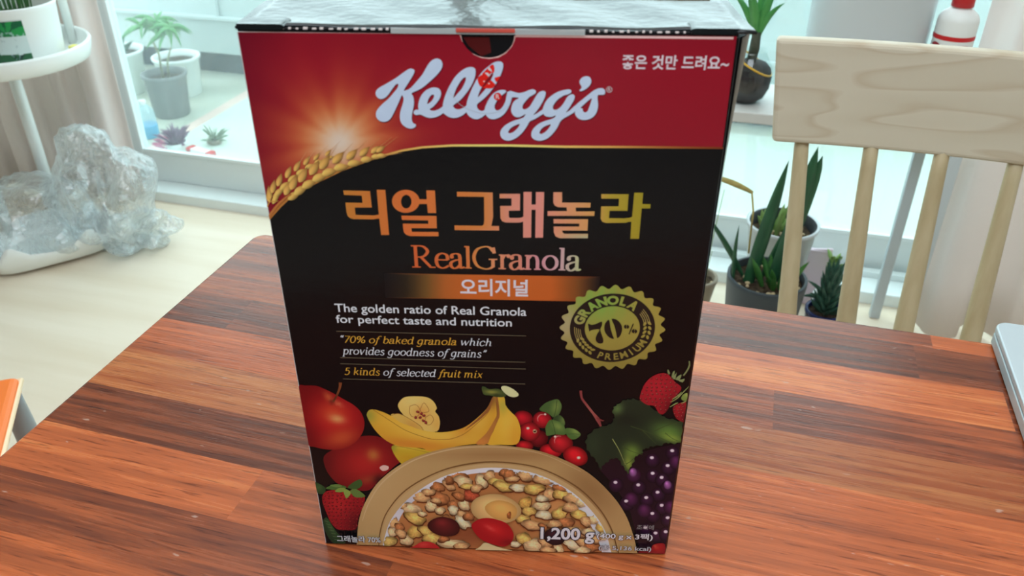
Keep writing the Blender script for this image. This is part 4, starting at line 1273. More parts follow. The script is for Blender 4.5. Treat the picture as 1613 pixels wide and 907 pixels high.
k.poly(serrate([(964.4, 647), (968, 640), (973, 636.7), (983, 630), (990, 629), (999, 628), (1012, 632), (1024, 640), (1040, 652), (1048, 658), (1062, 661), (1076, 664.6), (1074.5, 680), (1072, 697), (1060, 699), (1050, 697), (1040, 702), (1026, 702.6), (1020, 706), (1013, 707), (1012, 714), (1001, 718), (998, 728), (993, 735), (988.7, 747), (984, 738), (978, 730), (974, 722), (964, 722), (956, 728), (950, 732), (946, 740), (943, 734), (938, 724), (930, 716), (924, 706), (922, 694), (927, 684), (938, 675), (950, 671), (962, 668), (968, 658)]),
       mixer((34, 46, 34), ((104, 132, 74), 972, 645, 9, 10, .4, .85), ((92, 128, 58), 1054, 680, 26, 14, .2, .9), ((140, 164, 70), 1058, 690, 18, 6, .25, .8), ((112, 142, 60), 996, 712, 14, 12, .5, .85), ((150, 172, 72), 990, 730, 7, 12, -.2, .8), ((24, 30, 26), 985, 660, 26, 12, .2, .6), ((50, 66, 46), 934, 700, 12, 22, 0, .5)), 0, 3.2)
for P in (c6([(440, 705), (600, 760), (760, 830), (900, 895)]), c6([(700, 760), (860, 690), (1020, 655)]), c6([(820, 780), (900, 840), (990, 880)]), c6([(560, 740), (640, 820), (720, 900)]), c7([(165, 5), (215, 90), (255, 190), (280, 265)]), c7([(240, 60), (300, 95), (390, 125)]), c7([(265, 195), (300, 175), (330, 145)])):
    k.stroke(P, [1.2, .9, .5], (58, 72, 40))
k.stroke(c7([(165, 5), (215, 90), (262, 200)]), [1.2, .8, .4], (150, 160, 96))
k.stroke(c5([(742, 98), (755, 175), (800, 240), (870, 330), (915, 390), (948, 462)]), [4, 3.4, 3.6, 3.8, 6.4, 3], mixer((132, 60, 62), ((176, 110, 100), 930, 650, 14, 30, .6, .5)), 5)
k.stroke(c5([(905, 375), (950, 400), (980, 405)]), [3, 2.4, 1.4], (122, 54, 54), 4)
k.build('printed_vine_leaf', M_INK, front)


def strawberry(P, base, hi, step, seed, sed):
    k = Ink(0.00045); A = np.array(P); m0 = A.mean(0); ext = np.ptp(A, axis=0)
    k.poly(P, mixer(base, (hi, m0[0] - ext[0] * .1, m0[1] - ext[1] * .12, ext[0] * .32, ext[1] * .3, 0, .8), ((70, 14, 22), m0[0] + ext[0] * .34, m0[1] + ext[1] * .4, ext[0] * .25, ext[1] * .3, 0, .7)), 4, 3)
    rs = random.Random(seed); y = A[:, 1].min() + 3; r = 0
    while y < A[:, 1].max() - 2:
        x = A[:, 0].min() + (step / 2 if r % 2 else 2)
        while x < A[:, 0].max() - 2:
            q = (x + rs.uniform(-1, 1), y + rs.uniform(-1, 1))
            if inside(np.array([q]), P)[0]:
                k.blob(q[0] + .4, q[1] + .6, 1.9, 1.5, .4, (96, 18, 26), dark=0, hi=(0, 0, 0), seg=8)
                k.d -= 6e-6; k.blob(q[0], q[1], 1.0, .75, .4, sed, dark=.1, hi=(0, 0, .1), seg=7); k.d -= 6e-6
            x += step
        y += step * .8; r += 1
    k.d += 2e-5
    return k


k = strawberry(c6([(540, 392), (580, 270), (640, 190), (720, 140), (800, 122), (860, 145), (930, 220), (990, 270), (985, 320), (900, 420), (850, 520), (800, 572), (750, 560), (700, 485), (620, 470), (560, 430)]), (150, 28, 40), (178, 34, 48), 7.6, 2, (214, 130, 112))
for P in ([(860, 140), (845, 110), (850, 80), (872, 120)], [(890, 170), (900, 120), (925, 95), (915, 160)], [(900, 175), (935, 130), (945, 115), (930, 190)], [(930, 190), (970, 150), (1000, 140), (975, 200)], [(960, 200), (1010, 190), (1035, 185), (1010, 225)]):
    k.poly(c6(P), (126, 134, 92), 2)
k.stroke(c6([(1020, 150), (1060, 95), (1085, 40), (1085, -10)]), [2.2, 2.4, 2.6, 2.2], (120, 124, 84))
k.build('printed_strawberry', M_INK, front)
k = strawberry(c6([(905, 505), (950, 465), (1030, 440), (1052, 470), (1040, 650), (970, 640), (925, 590)]), (140, 28, 38), (168, 34, 44), 6, 5, (214, 120, 110))
for P in ([(870, 495), (930, 460), (960, 450)], [(885, 440), (950, 400), (1000, 350), (1080, 270)], [(995, 455), (1030, 440), (1055, 425)], [(900, 410), (960, 370), (1000, 330)]):
    k.stroke(c6(P), [.8, 1.8, .8], (146, 152, 96))
k.poly(c6([(995, 400), (1020, 355), (1065, 345), (1055, 415), (1020, 425)]), mixer((118, 136, 70), ((170, 176, 96), 1082, 621, 4, 4, 0, .7)), 3, 2)
k.build('printed_strawberry', M_INK, front)
k = strawberry(c8([(110, 310), (150, 262), (250, 250), (350, 255), (450, 280), (512, 312), (500, 400), (450, 520), (430, 622), (330, 632), (250, 622), (190, 560), (150, 470), (115, 380)]), (142, 26, 34), (178, 38, 42), 6.6, 9, (196, 70, 62))
for P, c in (([(140, 235), (220, 200), (330, 215), (320, 240), (230, 250)], (70, 100, 50)), ([(230, 265), (270, 230), (330, 235), (300, 270)], (122, 146, 70)), ([(310, 250), (345, 245), (380, 280), (340, 330), (318, 290)], (130, 152, 76)), ([(375, 255), (430, 240), (520, 310), (430, 320), (390, 290)], (92, 118, 60)), ([(350, 230), (400, 180), (470, 150), (490, 200), (440, 240)], (58, 86, 44)), ([(180, 205), (260, 195), (300, 215), (240, 225)], (96, 124, 66))):
    k.poly(c8(P), c, 3)
k.build('printed_strawberry', M_INK, front)
k = Ink(0.0001)
k.poly(c8([(30, 185), (80, 195), (140, 240), (120, 290), (60, 280)]), mixer((40, 66, 40), ((70, 104, 58), 502, 768, 6, 5, .5, .7)), 3, 3)
k.poly(c8([(112, 560), (150, 515), (200, 590), (250, 660), (330, 740), (300, 775), (220, 765), (150, 680)]), mixer((34, 56, 36), ((64, 94, 54), 522, 830, 5, 18, -.5, .7)), 3, 3)
for i in range(7):
    k.stroke(c8([(128 + i * 16, 545 + i * 30), (165 + i * 18, 560 + i * 28)]), .6, (92, 120, 78), 0)
k.build('printed_strawberry_leaves', M_INK, front)

# ---- bowl ----------------------------------------------------------
k = Ink(0.0006)  # bowl and granola inks lifted to make up for dimmer light low down
k.poly([tuple(p) for p in catmull(bowl_out, 6)], mixer((178, 146, 100), ((190, 158, 112), 610, 790, 60, 60, 0, .6), ((150, 112, 74), 800, 716, 120, 10, 0, .8), ((128, 92, 58), 930, 770, 50, 30, .7, .6), ((190, 162, 118), 600, 760, 14, 40, .7, .4)), 0, 6)
k.stroke([(571, 820), (582, 790), (604, 758), (645, 728), (692, 711.5), (740, 704), (800, 705), (858, 716), (915, 742)], [.8, 1.6, 2, 2, 1.6, 1.2, .8, .6, .4], (196, 170, 132), 6)
inner = [(597, 864), (599, 838), (610, 806), (640, 771), (690, 743), (740, 730), (790, 727.5), (850, 737), (905, 764), (940, 796), (962, 831), (974, 871)]
k.stroke(inner, [1.2, 2, 1.8, 2.2, 2, 2.6, 2.2, 2, 2.4, 2, 2.4, 2], (112, 80, 48), 6)
k.poly([tuple(p) for p in catmull([(600, 864), (602, 840), (613, 808), (643, 774), (692, 746), (741, 733), (790, 730.5), (848, 740), (902, 766.5), (937, 798), (959, 832), (971, 871)], 6)], (188, 158, 114))
milk = [tuple(p) for p in catmull([(603, 866), (606, 846), (618, 815), (648, 781), (694, 752), (742, 739), (790, 736.5), (845, 746), (896, 771), (931, 803), (953, 836), (963, 871)], 6)]
k.poly(milk, mixer((212, 212, 228), ((176, 172, 190), 640, 790, 20, 30, .7, .5)), 0, 8)
brown = [tuple(p) for p in catmull([(612, 864), (622, 835), (640, 800), (676, 772), (716, 752), (760, 744), (806, 745), (850, 756), (890, 782), (922, 815), (940, 845), (948, 870)], 6)]
k.poly(brown, mixer((172, 112, 68), ((208, 152, 98), 860, 800, 60, 40, 0, .7), ((120, 60, 40), 740, 840, 50, 20, 0, .7), ((196, 140, 90), 660, 800, 40, 20, 0, .5)), 0, 6)
bowl = k.build('printed_bowl', M_INK, front)
base_d = k.d

k = Ink(base_d + 2e-5)
cA = lambda x, y: (600 + x / 5.04, 700 + y / 5.04)
cB = lambda x, y: (780 + x / 5.04, 700 + y / 5.04)
TAN, PALE, YEL, BRN, CR = (212, 162, 114), (224, 188, 144), (220, 178, 100), (176, 112, 70), (230, 208, 170)
LA = [(600, 245, 90, 45, .2, BRN), (450, 335, 60, 38, .2, BRN), (540, 320, 55, 32, .5, TAN), (655, 290, 75, 45, .1, PALE), (690, 330, 60, 25, 0, YEL), (800, 290, 60, 55, .2, PALE), (865, 245, 50, 40, .1, TAN), (930, 300, 70, 40, .2, YEL), (985, 220, 40, 36, 0, BRN), (320, 410, 75, 45, .2, TAN), (470, 420, 80, 50, .1, BRN), (400, 485, 55, 40, .4, PALE), (470, 520, 40, 30, .3, PALE), (440, 440, 40, 22, 0, TAN), (580, 470, 45, 36, 0, BRN), (660, 470, 55, 42, .6, PALE), (575, 515, 45, 34, .2, CR), (640, 545, 34, 28, 0, TAN), (720, 400, 80, 40, .2, (176, 80, 56)), (240, 500, 85, 38, .05, PALE), (180, 480, 30, 26, 0, TAN), (275, 580, 80, 48, .2, YEL), (330, 545, 36, 20, .3, PALE), (110, 620, 50, 50, .2, TAN), (150, 650, 40, 36, 0, BRN), (90, 690, 40, 36, 0, PALE), (270, 690, 55, 55, .9, (206, 164, 90)), (360, 680, 60, 40, .2, YEL), (200, 750, 60, 40, .2, PALE), (410, 735, 78, 46, .1, YEL), (70, 765, 60, 42, 0, (196, 164, 96)), (160, 700, 44, 34, .5, TAN), (560, 780, 110, 40, .12, PALE), (640, 800, 60, 34, .1, TAN), (500, 740, 44, 26, 0, BRN), (650, 610, 78, 38, .7, CR), (760, 340, 50, 30, 0, TAN), (540, 270, 40, 36, .4, (150, 96, 60)), (380, 370, 50, 30, 0, TAN), (620, 400, 50, 30, .2, BRN), (520, 590, 50, 36, 0, BRN), (700, 560, 44, 34, .3, BRN)]
LB = [(110, 225, 50, 40, 0, BRN), (140, 265, 55, 24, 0, TAN), (240, 235, 65, 46, 0, TAN), (380, 270, 80, 42, .1, TAN), (70, 325, 80, 42, .2, YEL), (180, 335, 56, 36, 0, CR), (310, 345, 78, 44, .05, YEL), (440, 390, 70, 46, .2, TAN), (530, 390, 66, 48, .15, YEL), (520, 335, 70, 30, .1, BRN), (620, 420, 80, 40, .4, TAN), (680, 450, 50, 36, .4, PALE), (240, 455, 58, 44, 0, (206, 158, 84)), (370, 475, 74, 40, .1, PALE), (370, 420, 44, 30, 0, CR), (270, 520, 52, 40, .2, YEL), (390, 550, 68, 36, 0, CR), (515, 535, 62, 48, -.1, YEL), (600, 490, 70, 36, .2, TAN), (670, 550, 60, 44, .2, YEL), (780, 585, 60, 38, .1, PALE), (220, 580, 50, 34, 0, YEL), (720, 600, 50, 36, .3, TAN), (850, 650, 60, 40, .2, YEL), (560, 610, 70, 40, .3, BRN), (470, 620, 60, 30, .1, TAN), (300, 630, 90, 40, .1, TAN), (230, 740, 70, 44, .2, YEL), (310, 790, 90, 50, .1, PALE), (160, 780, 48, 22, .1, CR), (610, 780, 76, 38, .2, CR), (500, 820, 48, 42, .3, PALE), (700, 760, 60, 40, .2, TAN), (760, 800, 70, 40, .1, BRN), (400, 760, 60, 44, .2, TAN), (640, 680, 80, 40, .2, TAN), (380, 640, 40, 24, .5, BRN), (740, 680, 50, 32, 0, PALE), (420, 830, 60, 36, 0, TAN), (860, 720, 50, 36, 0, CR), (690, 830, 60, 34, 0, PALE), (800, 740, 44, 30, .1, TAN)]
for i, (L, fn, sd) in enumerate(((LA, cA, 100), (LB, cB, 300))):
    for j, (x, y, rx, ry, rt, c) in enumerate(L):
        X, Y = fn(x, y)
        k.blob(X, Y + 1.5, rx / 5.04 * 1.08, ry / 5.04 * 1.08, rt, (104, 58, 34), .3, sd + j, .2, (0, 0, 0), seg=16, clip=brown if y < 780 else milk)
        k.blob(X, Y, rx / 5.04, ry / 5.04, rt, c, .32, sd + j, .42, (-.3, -.4, .14), seg=16, clip=milk)
k.build('printed_granola', M_INK, bowl)
k = Ink(base_d + 0.0011)
for X, Y, rx, ry, c, s in ((700, 827, 25, 15.5, (84, 26, 28), 1), (873, 843, 17, 13, (44, 22, 30), 2)):
    k.blob(X, Y, rx, ry, .1, c, .06, s, .45, (-.2, -.45, .5), seg=24)
k.blob(781, 799, 39, 23.5, .1, (214, 174, 116), .05, 4, .25, (-.3, -.3, .1), seg=30)
k.blob(790, 801, 26, 15, .2, (206, 156, 88), .05, 5, .15, (-.1, -.3, .08), seg=24)
k.blob(802, 809, 4, 5, .2, (140, 80, 44), .3, 6, .2)
k.poly([(743, 827), (751, 817), (765, 813), (783, 815.5), (800, 823), (809, 838), (806, 851), (795, 858), (778, 855), (757, 846)], mixer((160, 22, 30), ((200, 36, 40), 778, 830, 20, 9, .4, .8), ((226, 110, 104), 772, 829, 9, 2.2, .5, .5), ((110, 14, 22), 800, 852, 12, 6, 0, .7)), 4, 3)
k.poly([(649, 863), (655, 856), (668, 850), (684, 853), (692, 864)], mixer((176, 36, 40), ((206, 70, 64), 668, 855, 10, 4, 0, .7)), 3, 3)
k.poly([(752, 866), (757, 858), (765, 852), (782, 858), (812, 868)], (206, 190, 146), 3)
k.build('printed_fruit_pieces', M_INK, bowl)

# ---- weight lettering over the bowl -------------------------------
k = Ink(base_d + 0.0013)
DK = (34, 34, 52); LT = (208, 210, 228)
text(k, '1,200 g', 0.028, 851.5, 936.2, 829.0, 846.2, LT, 0.70, 0.0, (0.045, DK))
text(k, '(400 g x 3팩)', 0.016, 939.8, 1027.8, 836.8, 847.9, LT, None, None, (0.05, DK))
text(k, '(총 5,136 kcal)', 0.012, 942.8, 1025.3, 855.9, 865.2, (190, 194, 208), None, None, (0.04, DK))
text(k, '조리예', 0.004, 1002.5, 1029.4, 823.6, 831.0, (130, 132, 140), None, None)
k.build('weight_lettering', M_INK, front)
k = Ink(base_d + 0.0013)
text(k, '그래놀라 70%', 0.014, 531.8, 600, 841.0, 851.2, (196, 202, 214), None, None, (0.035, DK))
k.build('grain_share_lettering', M_INK, front)

# ---- top flap, perforated strip, corner folds ---------------------
M_TOP = mat('black_glossy_card_top', (20, 26, 28), 0.20, 0.34, bump=(90, 0.07))
bm = bmesh.new()
NXT, NYT = 36, 12
g = [[bm.verts.new((-hw - .0005 + (BW + .0080 - .0030 * j / NYT) * i / NXT, -hd + .0012 + (BD - .0012) * j / NYT,
                    BH + 0.0012 + 0.0007 * math.sin(i * .8 + j * .3) * math.sin(PI * j / NYT) + .0012 * math.exp(-(j / 2.0) ** 2) * math.sin(i * .35) ** 2)) for j in range(NYT + 1)] for i in range(NXT + 1)]
for i in range(NXT):
    for j in range(NYT): bm.faces.new((g[i][j], g[i + 1][j], g[i + 1][j + 1], g[i][j + 1]))
o = from_bm('top_flap', bm, M_TOP, carton, True)
s_ = o.modifiers.new('board', 'SOLIDIFY'); s_.thickness = 0.0012; s_.offset = -1
o = box('flap_edge', -hw + .004, hw - .004, hd - .0012, hd + .0002, BH + .0006, BH + .0022, mat('cut_board_brown', (196, 160, 110), 0.7, 0.2), carton)
o['label'] = 'raw brown board edge at the back of the top flap'
bm = bmesh.new(); bm_box(bm, -hw + .001, hw - .001, -hd - .0001, -hd + .0016, BH - .0009, BH + .0012, .0004)
from_bm('tear_strip', bm, M_BLACK, carton)
bm = bmesh.new(); rs = random.Random(4)
x = -hw + .014
while x < hw - .014:
    if abs(x - nc) > .034:
        w = rs.uniform(.0009, .0022); bm_box(bm, x, x + w, -hd - .0004, -hd + .0004, BH + .0006, BH + .0006 + rs.uniform(.0005, .0010))
    x += rs.uniform(.0032, .0046)
o = from_bm('perforation_tabs', bm, M_CUT, carton); o['label'] = 'white torn nibs along the perforated strip'
o['kind'] = 'stuff'
M_TAPE = mat('clear_tape', (206, 214, 214), 0.18, 0.6, alpha=0.55)
box('tape', nc - .046, nc + .046, -hd - .0007, -hd - .0002, BH - .0008, BH + .0018, M_TAPE, carton)
bm = bmesh.new()
bm_box(bm, nc - .015, nc + .013, -hd - .0011, -hd - .0007, BH + .0001, BH + .0020, .0003)
from_bm('tape_mark', bm, mat('red_tape_print', (206, 84, 70), 0.4), carton)['label'] = 'red printed patch on the tape'
# red marks printed on the inner flap seen in the notch
k = Ink(-0.0006)
k.poly([(nc - nr * .9, nz_top - .001), (nc + nr * .05, nz_top - .001), (nc + nr * .12, notch_z + .003), (nc - nr * .25, notch_z + .001), (nc - nr * .7, notch_z + .006)], (74, 18, 20), uv=True)
k.build('inner_flap_print', M_INK, carton)
for sx in (-1, 1):
    P = []
    for i in range(13):
        a = PI * i / 12 - PI / 2
        P.append((sx * (hw - .021) - sx * .003 * math.cos(a), -hd + .0016, BH + .0016 + .0014 * math.sin(a)))
    bm = bmesh.new()
    lo = [bm.verts.new(Vector((sx * (hw - .001 - (0.0 if sx < 0 else .002)), -hd - .0006, BH + .0002)))] + [bm.verts.new((x, -hd - .0006, z)) for x, y, z in P] + [bm.verts.new((sx * (hw - .001), -hd - .0006, BH + .0030))]
    hi_ = [bm.verts.new((v.co.x, -hd + .012, v.co.z)) for v in lo]
    bm.faces.new(lo)
    for a, b, c_, d_ in zip(lo[:-1], lo[1:], hi_[1:], hi_[:-1]): bm.faces.new((a, b, c_, d_))
    bm.faces.new((lo[-1], lo[0], hi_[0], hi_[-1])); bm.faces.new(hi_[::-1])
    from_bm('corner_fold', bm, M_TOP, carton)
# printed side panels (the right one is pushed outward towards the top)
v, f = [], []
QW = [(.03, .10), (.10, .42), (.26, .92), (.5, 1.0), (.8, .5), (.96, .1)]
for i in range(19):
    s_ = i / 18; z = .003 + (BH - .005) * s_; bur = 0.0015 * s_ + 0.0070 * s_ ** 3
    for q, w_ in QW: v.append((hw + bur * w_ + .0004, -hd + BD * q, z))
for i in range(18):
    for j in range(5): a = i * 6 + j; f.append((a, a + 1, a + 7, a + 6))
mesh('side_panel', v, f, mat('black_side_print', (40, 40, 40), 0.3, 0.5), carton, True)
M_SIDE = mat('black_side_print', (24, 26, 30), 0.28, 0.5)
for sx in (-1, 1):
    if sx > 0: continue
    v, f = [], []
    for i in range(13):
        z = .004 + (BH - .008) * i / 12; bul = 0.0030 * (.25 + .75 * i / 12) + .0003
        for j in range(9):
            q = .06 + .88 * j / 8; v.append((sx * (hw + bul * math.sin(PI * q) + .0002), -hd + BD * q, z))
    for i in range(12):
        for j in range(8): a = i * 9 + j; f.append((a, a + 1, a + 10, a + 9))
    mesh('side_panel', v, f, M_SIDE, carton, True)
# ================================================================== plants and things by the window
M_LEAF = mat('deep_green_leaf', (44, 96, 62), 0.38, 0.4, var=(30, (30, 74, 52), (1, 1, .3)))
M_LEAF2 = mat('fresh_green_leaf', (70, 128, 58), 0.42, 0.4, var=(26, (46, 100, 48)))
M_LEAF3 = mat('bright_green_leaf', (64, 140, 74), 0.4, 0.4, var=(20, (90, 160, 84)))
M_LEAF4 = mat('dark_bluish_leaf', (38, 80, 66), 0.4, 0.4, var=(60, (70, 110, 92)))
M_LEAFP = mat('pale_green_leaf', (150, 180, 110), 0.5, 0.3, var=(30, (120, 156, 84)))
M_DRY = mat('dry_yellow_leaf', (186, 172, 106), 0.6, 0.2, var=(40, (140, 126, 80), (1, 1, 1)))
M_SOIL = mat('dark_soil', (52, 42, 34), 0.95, 0.1, bump=(160, 0.8), var=(90, (92, 78, 62)))
M_PEB = mat('buff_pebble', (196, 176, 140), 0.7, 0.2)
M_DARKPOT = mat('charcoal_pot', (58, 66, 72), 0.45, 0.4)
M_GREYPOT = mat('pale_grey_pot', (206, 212, 216), 0.35, 0.4)
M_BLACKRIM = mat('black_pot_lining', (44, 46, 50), 0.6, 0.3)
M_BLUEPOT = mat('navy_blue_pot', (28, 40, 96), 0.25, 0.5)
M_TAUPE = mat('taupe_pot', (150, 138, 122), 0.6, 0.2)
M_CERAMIC = mat('white_glazed_ceramic', (204, 212, 216), 0.25, 0.5)


def pot_profile(rb, rt, h, wall=0.004, lip=0.0, soil=0.02):
    return [(0, 0), (rb, 0), (rb + .002, .003), (rt, h - .012), (rt + lip, h - .010), (rt + lip, h - .001), (rt + lip - .001, h), (rt - wall, h), (rt - wall - .001, h - .002), (rt - wall - (rt - rb) * soil / h, h - soil)]


def soil_disc(r, z, parent, seed=0, pebbles=0):
    rs = random.Random(seed); v, f = [(0, 0, z + .004)], []
    for k in range(1, 5):
        for i in range(20):
            a = 2 * PI * i / 20; v.append((r * k / 4 * math.cos(a), r * k / 4 * math.sin(a), z + rs.uniform(-.002, .004)))
    for i in range(20): f.append((0, 1 + i, 1 + (i + 1) % 20))
    for k in range(3):
        for i in range(20): a = 1 + k * 20 + i; b = 1 + k * 20 + (i + 1) % 20; f.append((a, a + 20, b + 20, b))
    mesh('soil', v, f, M_SOIL, parent, True)
    if pebbles:
        bm = bmesh.new()
        for _ in range(pebbles):
            a, q = rs.uniform(0, 6.28), r * math.sqrt(rs.uniform(0.05, .9))
            m_ = Matrix.Translation((q * math.cos(a), q * math.sin(a), z + .005)) @ Matrix.Diagonal((rs.uniform(.004, .007), rs.uniform(.004, .007), rs.uniform(.003, .005), 1))
            bmesh.ops.create_icosphere(bm, subdivisions=2, radius=1, matrix=m_)
        o = from_bm('pebbles', bm, M_PEB, parent, True); o['kind'] = 'stuff'


# sansevieria ---------------------------------------------------------
t = thing('snake_plant', 'tall stiff snake plant in a charcoal pot behind the chair spindles', 'plant', (0.100, 1.665, 0))
lathe('pot', pot_profile(.066, .086, .246, .006), M_DARKPOT, t)
soil_disc(.078, .226, t, 1, 26)
L0 = (0.100, 1.665)
for tip, base, w, bow, kw in (((.099, 1.66, .520), (.062, 1.655, .225), .030, (0, 0, 0), dict(taper=.72, w0=.8)),
                              ((.150, 1.67, .552), (.110, 1.660, .225), .030, (.004, 0, .0), dict(taper=.86, w0=.8)),
                              ((.163, 1.68, .530), (.118, 1.675, .225), .026, (.002, 0, 0), dict(taper=.9, w0=.8)),
                              ((-.050, 1.66, .378), (.050, 1.675, .228), .014, (.0, 0, .006), dict(taper=.7)),
                              ((.023, 1.64, .372), (.030, 1.640, .225), .010, (-.003, 0, 0), dict(taper=.7)),
                              ((.140, 1.70, .40), (.090, 1.690, .225), .016, (0, 0, 0), dict(taper=.75))):
    v, f = blade_data((base[0] - L0[0], base[1] - L0[1], base[2]), (tip[0] - L0[0], tip[1] - L0[1], tip[2]), w, bow, n=12, thick=.22, **kw)
    mesh('leaf', v, f, M_LEAF, t, True)
sp = []
rs = random.Random(5)
for i in range(16):
    a = 2 * PI * i / 16 + rs.uniform(-.2, .2); r0 = rs.uniform(.005, .03); r1 = r0 + rs.uniform(.02, .04)
    sp.append(((.02 + r0 * math.cos(a), -.012 + r0 * math.sin(a), .226), (.02 + r1 * math.cos(a), -.012 + r1 * math.sin(a), .226 + rs.uniform(.035, .075)), .016, (0, 0, .004), dict(n=6, taper=.6)))
blades('rosette', sp, M_LEAF2, t)['label'] = 'cluster of short fresh green offsets'
# the dry leaf lies bent out sideways
v, f = blade_data((.040 - L0[0], 1.66 - L0[1], .440), (-.075 - L0[0], 1.64 - L0[1], .478), .014, (0, 0, .006), n=8, taper=.6)
mesh('dry_leaf', v, f, M_DRY, t, True)['label'] = 'withered yellow leaf bent out sideways'
tube('dry_leaf_stalk', [(.052 - L0[0], 1.655 - L0[1], .30), (.047 - L0[0], 1.657 - L0[1], .40), (.038 - L0[0], 1.66 - L0[1], .441)], .002, M_DRY, t, 8)

# tall tapered pot ------------------------------------------------------
t = thing('succulent_pot', 'pale grey tapered pot with black lining and pale succulents behind the snake plant', 'plant pot', (0.127, 1.895, 0))
lathe('pot', [(0, 0), (.052, 0), (.054, .004), (.080, .256), (.085, .258), (.086, .266), (.082, .268), (.079, .266)], M_GREYPOT, t)
lathe('pot_lining', [(.079, .266), (.074, .262), (.070, .236)], M_BLACKRIM, t)
soil_disc(.070, .238, t, 3, 14)
sp = []
for i in range(18):
    a = rs.uniform(0, 6.28); r0 = rs.uniform(0, .03); r1 = r0 + rs.uniform(.01, .03)
    sp.append(((-.02 + r0 * math.cos(a), r0 * math.sin(a), .24), (-.02 + r1 * math.cos(a), r1 * math.sin(a), .24 + rs.uniform(.02, .07)), .016, (0, 0, .004), dict(n=5, taper=.5, thick=.3)))
blades('succulent', sp, M_LEAFP, t)

# haworthia ---------------------------------------------------------
t = thing('haworthia', 'spiky dark haworthia in a small navy blue pot', 'plant', (0.254, 1.800, 0))
lathe('pot', pot_profile(.034, .045, .100, .004, .002), M_BLUEPOT, t)
soil_disc(.039, .086, t, 4)
sp = []
for i in range(46):
    k = i / 45; a = i * 2.4; z0 = .088 + .10 * k
    rr = .040 * (1.05 - .6 * k)
    sp.append(((.004 * math.cos(a), .004 * math.sin(a), z0 - .01), (rr * math.cos(a), rr * math.sin(a), z0 + .030 + .02 * k), .013, (0.0, 0, -.004), dict(n=5, taper=.65, thick=.3)))
sp.append(((0, 0, .13), (-.056, -.01, .176), .011, (0, 0, .004), dict(n=6, taper=.7)))
sp.append(((0, 0, .12), (-.060, .0, .125), .014, (0, 0, .008), dict(n=6, taper=.7)))
sp.append(((0, 0, .11), (-.046, -.02, .150), .010, (0, 0, .004), dict(n=6, taper=.7)))
blades('spiky_leaves', sp, M_LEAF4, t)

t = thing('leafy_seedling', 'pale leafy seedling in a small white pot behind the haworthia', 'plant', (0.268, 1.935, 0))
lathe('pot', pot_profile(.026, .034, .062), M_WHITE, t); soil_disc(.029, .050, t, 5)
sp = []
for i in range(22):
    a = rs.uniform(0, 6.28); z = .09 + .09 * rs.random(); r = rs.uniform(.012, .038)
    sp.append(((r * .4 * math.cos(a), r * .4 * math.sin(a), z - .01), (r * math.cos(a), r * math.sin(a), z + .01), .014, (0, 0, .003), dict(n=4, taper=.4, w0=.4)))
blades('leaves', sp, M_LEAFP, t)
tube('stem', [(0, 0, .05), (.003, 0, .10), (-.002, .002, .17)], .0018, M_LEAFP, t, 8)

t = thing('sprout_pot', 'taupe clay pot of thin sprouts at the right edge of the carton', 'plant', (-0.056, 1.89, 0))
lathe('pot', pot_profile(.036, .050, .088, .005, .002), M_TAUPE, t); soil_disc(.043, .072, t, 6, 8)
sp = []
for i in range(16):
    a = rs.uniform(0, 6.28); z = .10 + .22 * rs.random(); r = rs.uniform(.008, .05)
    sp.append(((r * .5 * math.cos(a), r * .5 * math.sin(a), z - .012), (r * math.cos(a), r * math.sin(a), z), .007, (0, 0, .002), dict(n=4, taper=.5, w0=.4)))
blades('foliage', sp, M_LEAFP, t)
for dx, dy, h in ((.02, 0, .30), (.035, .01, .33), (.028, -.01, .17)):
    tube('stem', [(dx * .4, dy * .3, .07), (dx * .7, dy, h * .6), (dx, dy, h)], [.0014, .0012, .0007], M_LEAFP, t, 6)

M_PINK = mat('pale_pink_plastic', (228, 208, 218), 0.5, 0.3)
t = thing('paper_bag', 'pale pink paper bag standing between the tapered pot and the seedling', 'bag', (0.222, 1.985, 0))
bm = bmesh.new()
q = [bm.verts.new(c) for c in ((-.034, -.014, 0), (.040, -.014, 0), (.040, .016, 0), (-.034, .016, 0), (-.032, -.004, .155), (.042, -.006, .166), (.042, .004, .166), (-.032, .004, .155))]
for k in ((0, 1, 5, 4), (1, 2, 6, 5), (2, 3, 7, 6), (3, 0, 4, 7), (3, 2, 1, 0), (4, 5, 6, 7)): bm.faces.new([q[i] for i in k])
bmesh.ops.bevel(bm, geom=list(bm.edges), offset=.002, segments=2, affect='EDGES')
from_bm('bag_body', bm, M_PINK, t)
bm = bmesh.new(); bm_box(bm, -.031, .041, -.0072, .0072, .150, .158, .001); o = from_bm('folded_top', bm, M_PINK, t)

# window bench with jar, pot and bottle -----------------------------------
M_BENCH = mat('grey_white_board', (206, 206, 202), 0.5, 0.3)
t = thing('plant_bench', 'narrow white bench by the window carrying the jar and bottle', 'bench', (0.06, 1.875, 0))
box('bench_top', -.44, .385, -.105, .105, .549, .573, M_BENCH, t, .003)
for lx, ly in ((-.42, -.085), (-.42, .085), (.335, .088), (.368, -.088)):
    box('leg', lx - .012, lx + .012, ly - .012, ly + .012, 0, .549, M_SHADE, t, .002)

